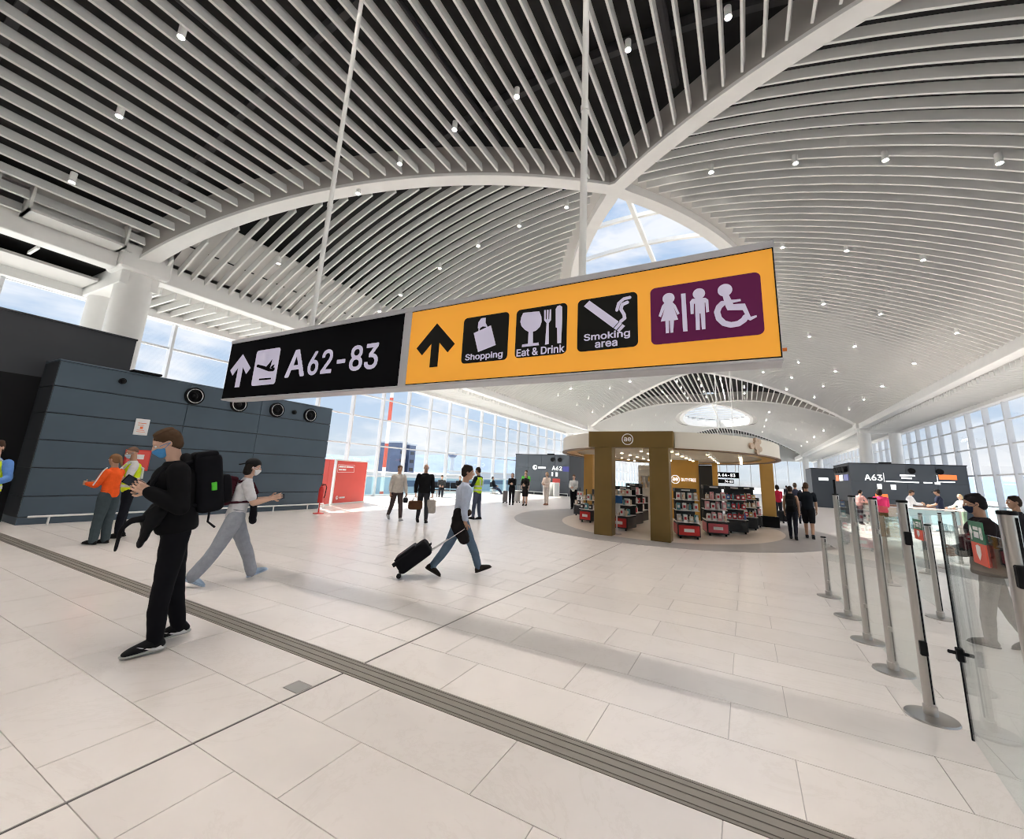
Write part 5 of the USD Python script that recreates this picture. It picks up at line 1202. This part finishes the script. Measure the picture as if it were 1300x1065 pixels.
# 10-13 group before the A62 booth
p = F3(649,641)
def exT(J): pass
person('person in a bright green top standing behind the black-clad woman', (p[0]-.3, p[1]+2.2), 160, 1.80, legs=((3,2),(-3,2)), top=(.13,.55,.08), sleeve='short', bottom=(.35,.36,.38), hair=(.10,.06,.03), skin=0)
person('woman in black with folded arms beside the grey suitcases', p, 175, 1.62, legs=((2,2),(-2,2)), arms=((22,6,75,45),(24,6,70,45)), top=(.012,.012,.013), bottom=(.012,.012,.014), hair=(.08,.06,.05), style='bob', fem=True, skin=0)
p = F3(666,642)
person('woman in a short black dress and boots with fair long hair', p, 165, 1.64, legs=((2,2),(-3,3)), arms=((20,8,60,35),(24,8,65,40)), top=(.012,.011,.011), bottom=(.014,.012,.012), cut='skirt', shoe=(.03,.018,.014), hair=(.33,.22,.12), style='long', fem=True, skin=0)
person('blurred person in cream clothes behind the woman in the black dress', (p[0]+.5, p[1]+1.6), 150, 1.76, legs=((3,2),(-3,3)), arms=((20,8,60,35),(24,8,65,40)), top=(.70,.58,.50), bottom=(.68,.60,.54), shoe=(.3,.15,.1), hair=(.45,.30,.18), style='bob', fem=True, skin=0)
def suitcase(label, loc, rz, c, h=.62):
    t = thing('suitcase', label, 'suitcase', (loc[0],loc[1],0), rz)
    obj('shell', soft(rbox((0,0,h/2+.05),(.12,.20,h/2-.02),.04), .05, 2), c, t, smooth=40)
    for a in (-.09,.09):
        for b in (-.15,.15): obj('wheel', cyl((a,b-.015,.03),(a,b+.015,.03),.03,10), M['black'], t)
    obj('pull_rod', [cyl((0.09,-.08,h),(.09,-.08,h+.36),.008,6), cyl((.09,.08,h),(.09,.08,h+.36),.008,6)], M['chrome'], t); obj('grip', cyl((.09,-.1,h+.36),(.09,.1,h+.36),.014,8), M['black'], t)
GC = mat('case_grey',(.13,.12,.12),.4)
p = F3(641,638.5); suitcase('grey upright suitcase left of the woman with folded arms', p, 20, GC)
p = F3(656,638); suitcase('paler upright suitcase right of the woman with folded arms', p, 60, mat('case_pale',(.35,.33,.31),.4))
# 14, 15 pair at the left of the shop
p = F3(728,646.5)
def ex14(J): handbag(J, 0, 'dark bag held by the woman in white beside the shop', (.03,.03,.03), (.10,.05,.09), .04)
person('woman in a white blouse and long black trousers beside the shop', p, 165, 1.68, legs=((1,1),(-2,2)), arms=((18,6,65,40),(18,6,65,40)), top=(.68,.67,.65), bottom=(.010,.010,.012), cut='wide', hair=(.13,.07,.04), style='bun', fem=True, skin=0)
p2_ = fl(734,643)
person('person in a white top with a trolley behind the woman in white', (p2_[0]+.25,p2_[1]+1.0), 60, 1.70, legs=((8,4),(-10,8)), arms=((5,8,20,0),(-10,12,8,0)), top=(.66,.64,.62), bottom=(.02,.02,.025), hair=(.02,.015,.012), style='tail', fem=True, skin=1)
p3_ = fl(734.5,646); suitcase('dark navy trolley case beside the woman in white', (p3_[0]+.15,p3_[1]+.5), 30, mat('case_navy',(.02,.03,.06),.4), .5)
# 16-18 seated people by the left glazing with benches
def bench(label, x, y, rz, n=3):
    t = thing('bench', label, 'bench', (x,y,0), rz); ma = cloth((.03,.035,.045),.5)
    for k in range(n):
        obj('seat', bbx(-.22,.24,-.29+k*.58-(n-1)*.29,.25+k*.58-(n-1)*.29,.38,.43,.012), ma, t); b = bbx(-.25,-.20,-.29+k*.58-(n-1)*.29,.25+k*.58-(n-1)*.29,.50,.86,.012); obj('backrest', b, ma, t)
    obj('rail', bbx(-.03,.03,-n*.29,n*.29,.32,.38,.006), M['steel'], t)
    for q in (-1,1): obj('leg', [bbx(-.24,.24,q*n*.2-.03,q*n*.2+.03,0,.04,.006), bbx(-.03,.03,q*n*.2-.03,q*n*.2+.03,.04,.33,.006)], M['steel'], t)
p = fl(561,630); bx_, by_ = p[0]+.6, p[1]
az_ = math.degrees(math.atan2(by_,bx_))
bench('dark bench by the left glazing with two seated people', bx_, by_, az_+180, 4)
c_, s_ = math.cos(math.radians(az_+90)), math.sin(math.radians(az_+90))
for q, lab, tc in ((-.55,'seated person in black on the bench, the right one',(.015,.015,.018)),(.55,'seated person in grey on the bench, the left one',(.06,.065,.07))):
    person(lab, (bx_+c_*q, by_+s_*q), None, 1.70, az_+180, lean=6, legs=((82,84),(86,80)), arms=((20,8,55,25),(20,8,60,25)), head=(15,0), top=tc, bottom=(.03,.03,.04), hair=(.25,.2,.16) if q < 0 else (.05,.04,.03), seat=.43, skin=0)
p = fl(629,627)
az2 = math.degrees(math.atan2(p[1],p[0]))
bench('dark bench by the left glazing farther back with one reclining person', p[0]-.2, p[1]+.1, az2-100, 2)
person('person in dark clothes reclining with legs out by the far glazing', (p[0]-.2,p[1]+.1), None, 1.70, az2-100, lean=-14, legs=((70,32),(66,28)), arms=((18,10,50,20),(18,10,50,20)), top=(.015,.018,.025), bottom=(.04,.05,.09), hair=(.03,.02,.02), seat=.43, skin=1)
# 19, 20 couple on the grey floor
p = F3(1008,685)
def ex19(J): backpack(J, 'black backpack on the woman in the black vest top', (.012,.012,.013), .13, .20, .08, -.02)
person('woman in a black vest top and leggings with a backpack, walking away', p, -4, 1.64, lean=2, legs=((12,4),(-14,14)), arms=((4,10,12,0),(-4,10,10,0)), top=(.012,.012,.013), sleeve='none', bottom=(.014,.015,.022), cut='leggings', shoe=(.02,.02,.025), hair=(.03,.02,.016), style='bun', fem=True, skin=1, extra=ex19)
p = F3(1029,684)
person('man in a black T-shirt and shorts walking away beside her', p, -2, 1.76, lean=1, legs=((9,3),(-12,10)), arms=((0,12,8,0),(6,10,8,0)), top=(.010,.013,.018), sleeve='short', bottom=(.010,.010,.012), cut='shorts', shoe=(.03,.03,.035), hair=(.07,.04,.025), style='short', skin=1)
p = fl(1018,668)
person('man in dark navy partly hidden behind the walking couple', (p[0],p[1]+1.5), 0, 1.78, legs=((5,3),(-6,5)), top=(.03,.035,.06), bottom=(.03,.03,.04), hair=(.05,.035,.025), skin=1)
p = fl(996,668)
person('person in a red jacket at the right edge of the shop', (p[0],p[1]+3), 20, 1.66, legs=((5,3),(-6,5)), arms=((20,10,60,20),(20,10,60,20)), top=(.45,.02,.05), bottom=(.03,.03,.04), hair=(.02,.015,.01), style='bob', fem=True, skin=1)
p = fl(1038,667)
person('person in a pale pink top farther along behind the man in shorts', (p[0],p[1]+4), 30, 1.66, legs=((5,3),(-6,5)), top=(.60,.22,.24), bottom=(.05,.05,.07), hair=(.03,.02,.015), style='long', fem=True, skin=0)
p = F3(995,664); suitcase('black suitcase standing at the right edge of the shop', p, 30, M['black'], .5)
# 21-25 people behind the barrier at the A63 booth
p = F3(1124,682)
def ex21(J): pass
person('woman in a pink jacket and dark leggings behind the glass barrier', p, 20, 1.68, legs=((3,2),(-3,3)), arms=((10,10,70,20),(16,10,80,20)), head=(8,-30), top=(.62,.04,.14), bottom=(.02,.018,.022), cut='leggings', shoe=(.02,.02,.02), hair=(.025,.018,.014), style='bob', fem=True, skin=1, bulk=1.08)
p = fl(1100,668)
person('person in dusty pink leaning at the desk behind the barrier', (p[0],p[1]+1.0), -40, 1.64, lean=14, legs=((6,3),(-3,3)), arms=((40,10,40,20),(40,10,50,20)), top=(.45,.24,.22), bottom=(.05,.04,.05), hair=(.02,.015,.012), style='tail', fem=True, skin=1)
p = fl(1160,672)
person('man in a white shirt bending over papers behind the barrier', (p[0],p[1]+.2), -75, 1.74, lean=10, legs=((4,2),(-4,4)), arms=((30,8,60,20),(25,8,60,20)), head=(22,0), top=(.66,.67,.70), bottom=(.10,.13,.17), hair=(.06,.045,.035), style='short', skin=1)
p = fl(1196,675)
def ex24(J): cap(J, (.012,.012,.014))
person('man in a dark navy T-shirt and black cap behind the barrier', (p[0],p[1]-.2), 82, 1.80, legs=((3,2),(-4,4)), arms=((14,8,60,20),(14,8,60,20)), head=(12,0), top=(.018,.022,.042), sleeve='short', bottom=(.06,.09,.15), hair=(.03,.02,.015), skin=1, extra=ex24)
p = fl(1224,676)
def ex25(J):
    t = thing('shoulder_bag', 'dark strapped shoulder bag of the blonde woman', 'bag', (0,0,0)); w = J['wai']
    obj('bag', to_world(J, rbox(w+np.array([.02,-.24,-.12]),(.13,.05,.10),.03)), cloth((.02,.02,.025)), t, smooth=40); obj('strap', to_world(J, tube([w+np.array([.05,-.22,-.03]), J['nek']+np.array([.03,-.02,-.03]), w+np.array([-.12,-.16,0])], .013, 6)), cloth((.02,.02,.025)), t)
person('blonde woman in white and green with a strapped bag behind the barrier', (p[0],p[1]-.2), 120, 1.64, legs=((3,2),(-4,4)), arms=((20,10,60,0),(30,25,40,0)), head=(4,20), top=(.70,.72,.68), bottom=(.20,.28,.20), hair=(.55,.42,.24), style='bob', fem=True, skin=0, extra=ex25)
# papers table behind the barrier
p = fl(1182,676)
tb = thing('queue_desk', 'small pale check desk with papers behind the glass barrier', 'desk', (p[0]-.2,p[1]-1.1,0), -10)
obj('worktop', bbx(-.9,.9,-.3,.3,.98,1.02,.008), M['shelf_white'], tb)
for a in (-.8,.8): obj('leg', [bbx(a-.03,a+.03,-.25,-.19,0,.98,.005), bbx(a-.03,a+.03,.19,.25,0,.98,.005)], M['steel'], tb)
obj('front_panel', bbx(-.78,.78,-.22,-.20,.45,.95,.005), mat('desk_teal',(.30,.42,.45),.5), tb)
pp_ = thing('paper_stack', 'open papers on the check desk', 'papers', (p[0]-.2,p[1]-1.1,1.0205), -10)
for k in range(4): obj('sheet', place(bx(-.15,.15,-.1,.1,.0+k*.0015,.001+k*.0015),(-.45+k*.28,.0,0),rz=k*17-20), M['paper'], pp_)
# long low belt box seen through the barrier
p = fl(1092,668)
lb = thing('queue_counter', 'long low brown counter behind the glass barrier', 'counter', (p[0]+.4,p[1]+2.2,0), -4)
obj('top', bbx(0,3.6,-.2,.2,.92,1.0,.01), cloth((.16,.10,.08)), lb); obj('front', bbx(.05,3.55,-.17,-.13,.45,.92,.008), M['pillar_gold'] if False else cloth((.50,.48,.47)), lb)
for a in (.3,1.8,3.3): obj('leg', bbx(a-.04,a+.04,-.1,.1,0,.45,.006), M['steel'], lb)
# 26 person close behind the glass at the right
def ex26(J):
    t = thing('shoulder_bag', 'dark red and black bag held by the person behind the glass', 'bag', (0,0,0)); w = J['wai']
    obj('bag', to_world(J, soft(rbox(w+np.array([.16,.12,.06]),(.07,.12,.10),.03), .03, 2)), cloth((.06,.01,.015)), t, smooth=40); obj('strap', to_world(J, tube([w+np.array([.16,.14,.14]), J['nek']+np.array([.03,.05,-.02]), w+np.array([-.1,-.1,.1])], .014, 6)), cloth((.01,.01,.01)), t)
    up = J['up']; w0 = J['pel']
    J['put']('jacket_hem', wrinkle(soft(union([MF.hull_points(np.vstack([ballpts(w0+up*.03,(.155,.20,.06),2), ballpts(w0-up*.13,(.165,.205,.03),2)]))]), .02, 2), .01, 9), cloth((.055,.035,.025)))
L26 = F3(1274, 824)
person('person in dark jacket, mask and grey trousers close behind the glass gate leaf', L26, 100, 1.62, lean=0, legs=((10,6),(-12,12)), arms=((5,8,70,20),(5,8,70,20)), head=(10,0), top=(.018,.013,.014), bottom=(.16,.16,.155), cut='trousers', shoe=(.09,.09,.085), hair=(.012,.010,.012), style='short', skin=1, mask=(.02,.03,.06), near=True, bulk=1.12, extra=ex26)
p = fl(1312, 760)
person('person in dark clothes cut off by the right edge of the picture', (p[0],p[1]), 120, 1.62, legs=((3,2),(-4,4)), top=(.03,.03,.035), bottom=(.03,.03,.04), hair=(.03,.02,.015), skin=1)
# small far figures at the end of the hall
for k, (px, py, c) in enumerate(((1000,640,(.03,.03,.04)),(1049,642,(.35,.30,.28)))):
    p = fl(px, py); person(['far person in dark clothes at the end of the hall','far person in a beige coat at the end of the hall'][k], (p[0],p[1]), 170 if k else 10, 1.7, legs=((8,3),(-8,6)), top=c, bottom=(.03,.03,.04), hair=(.03,.02,.015), skin=1)
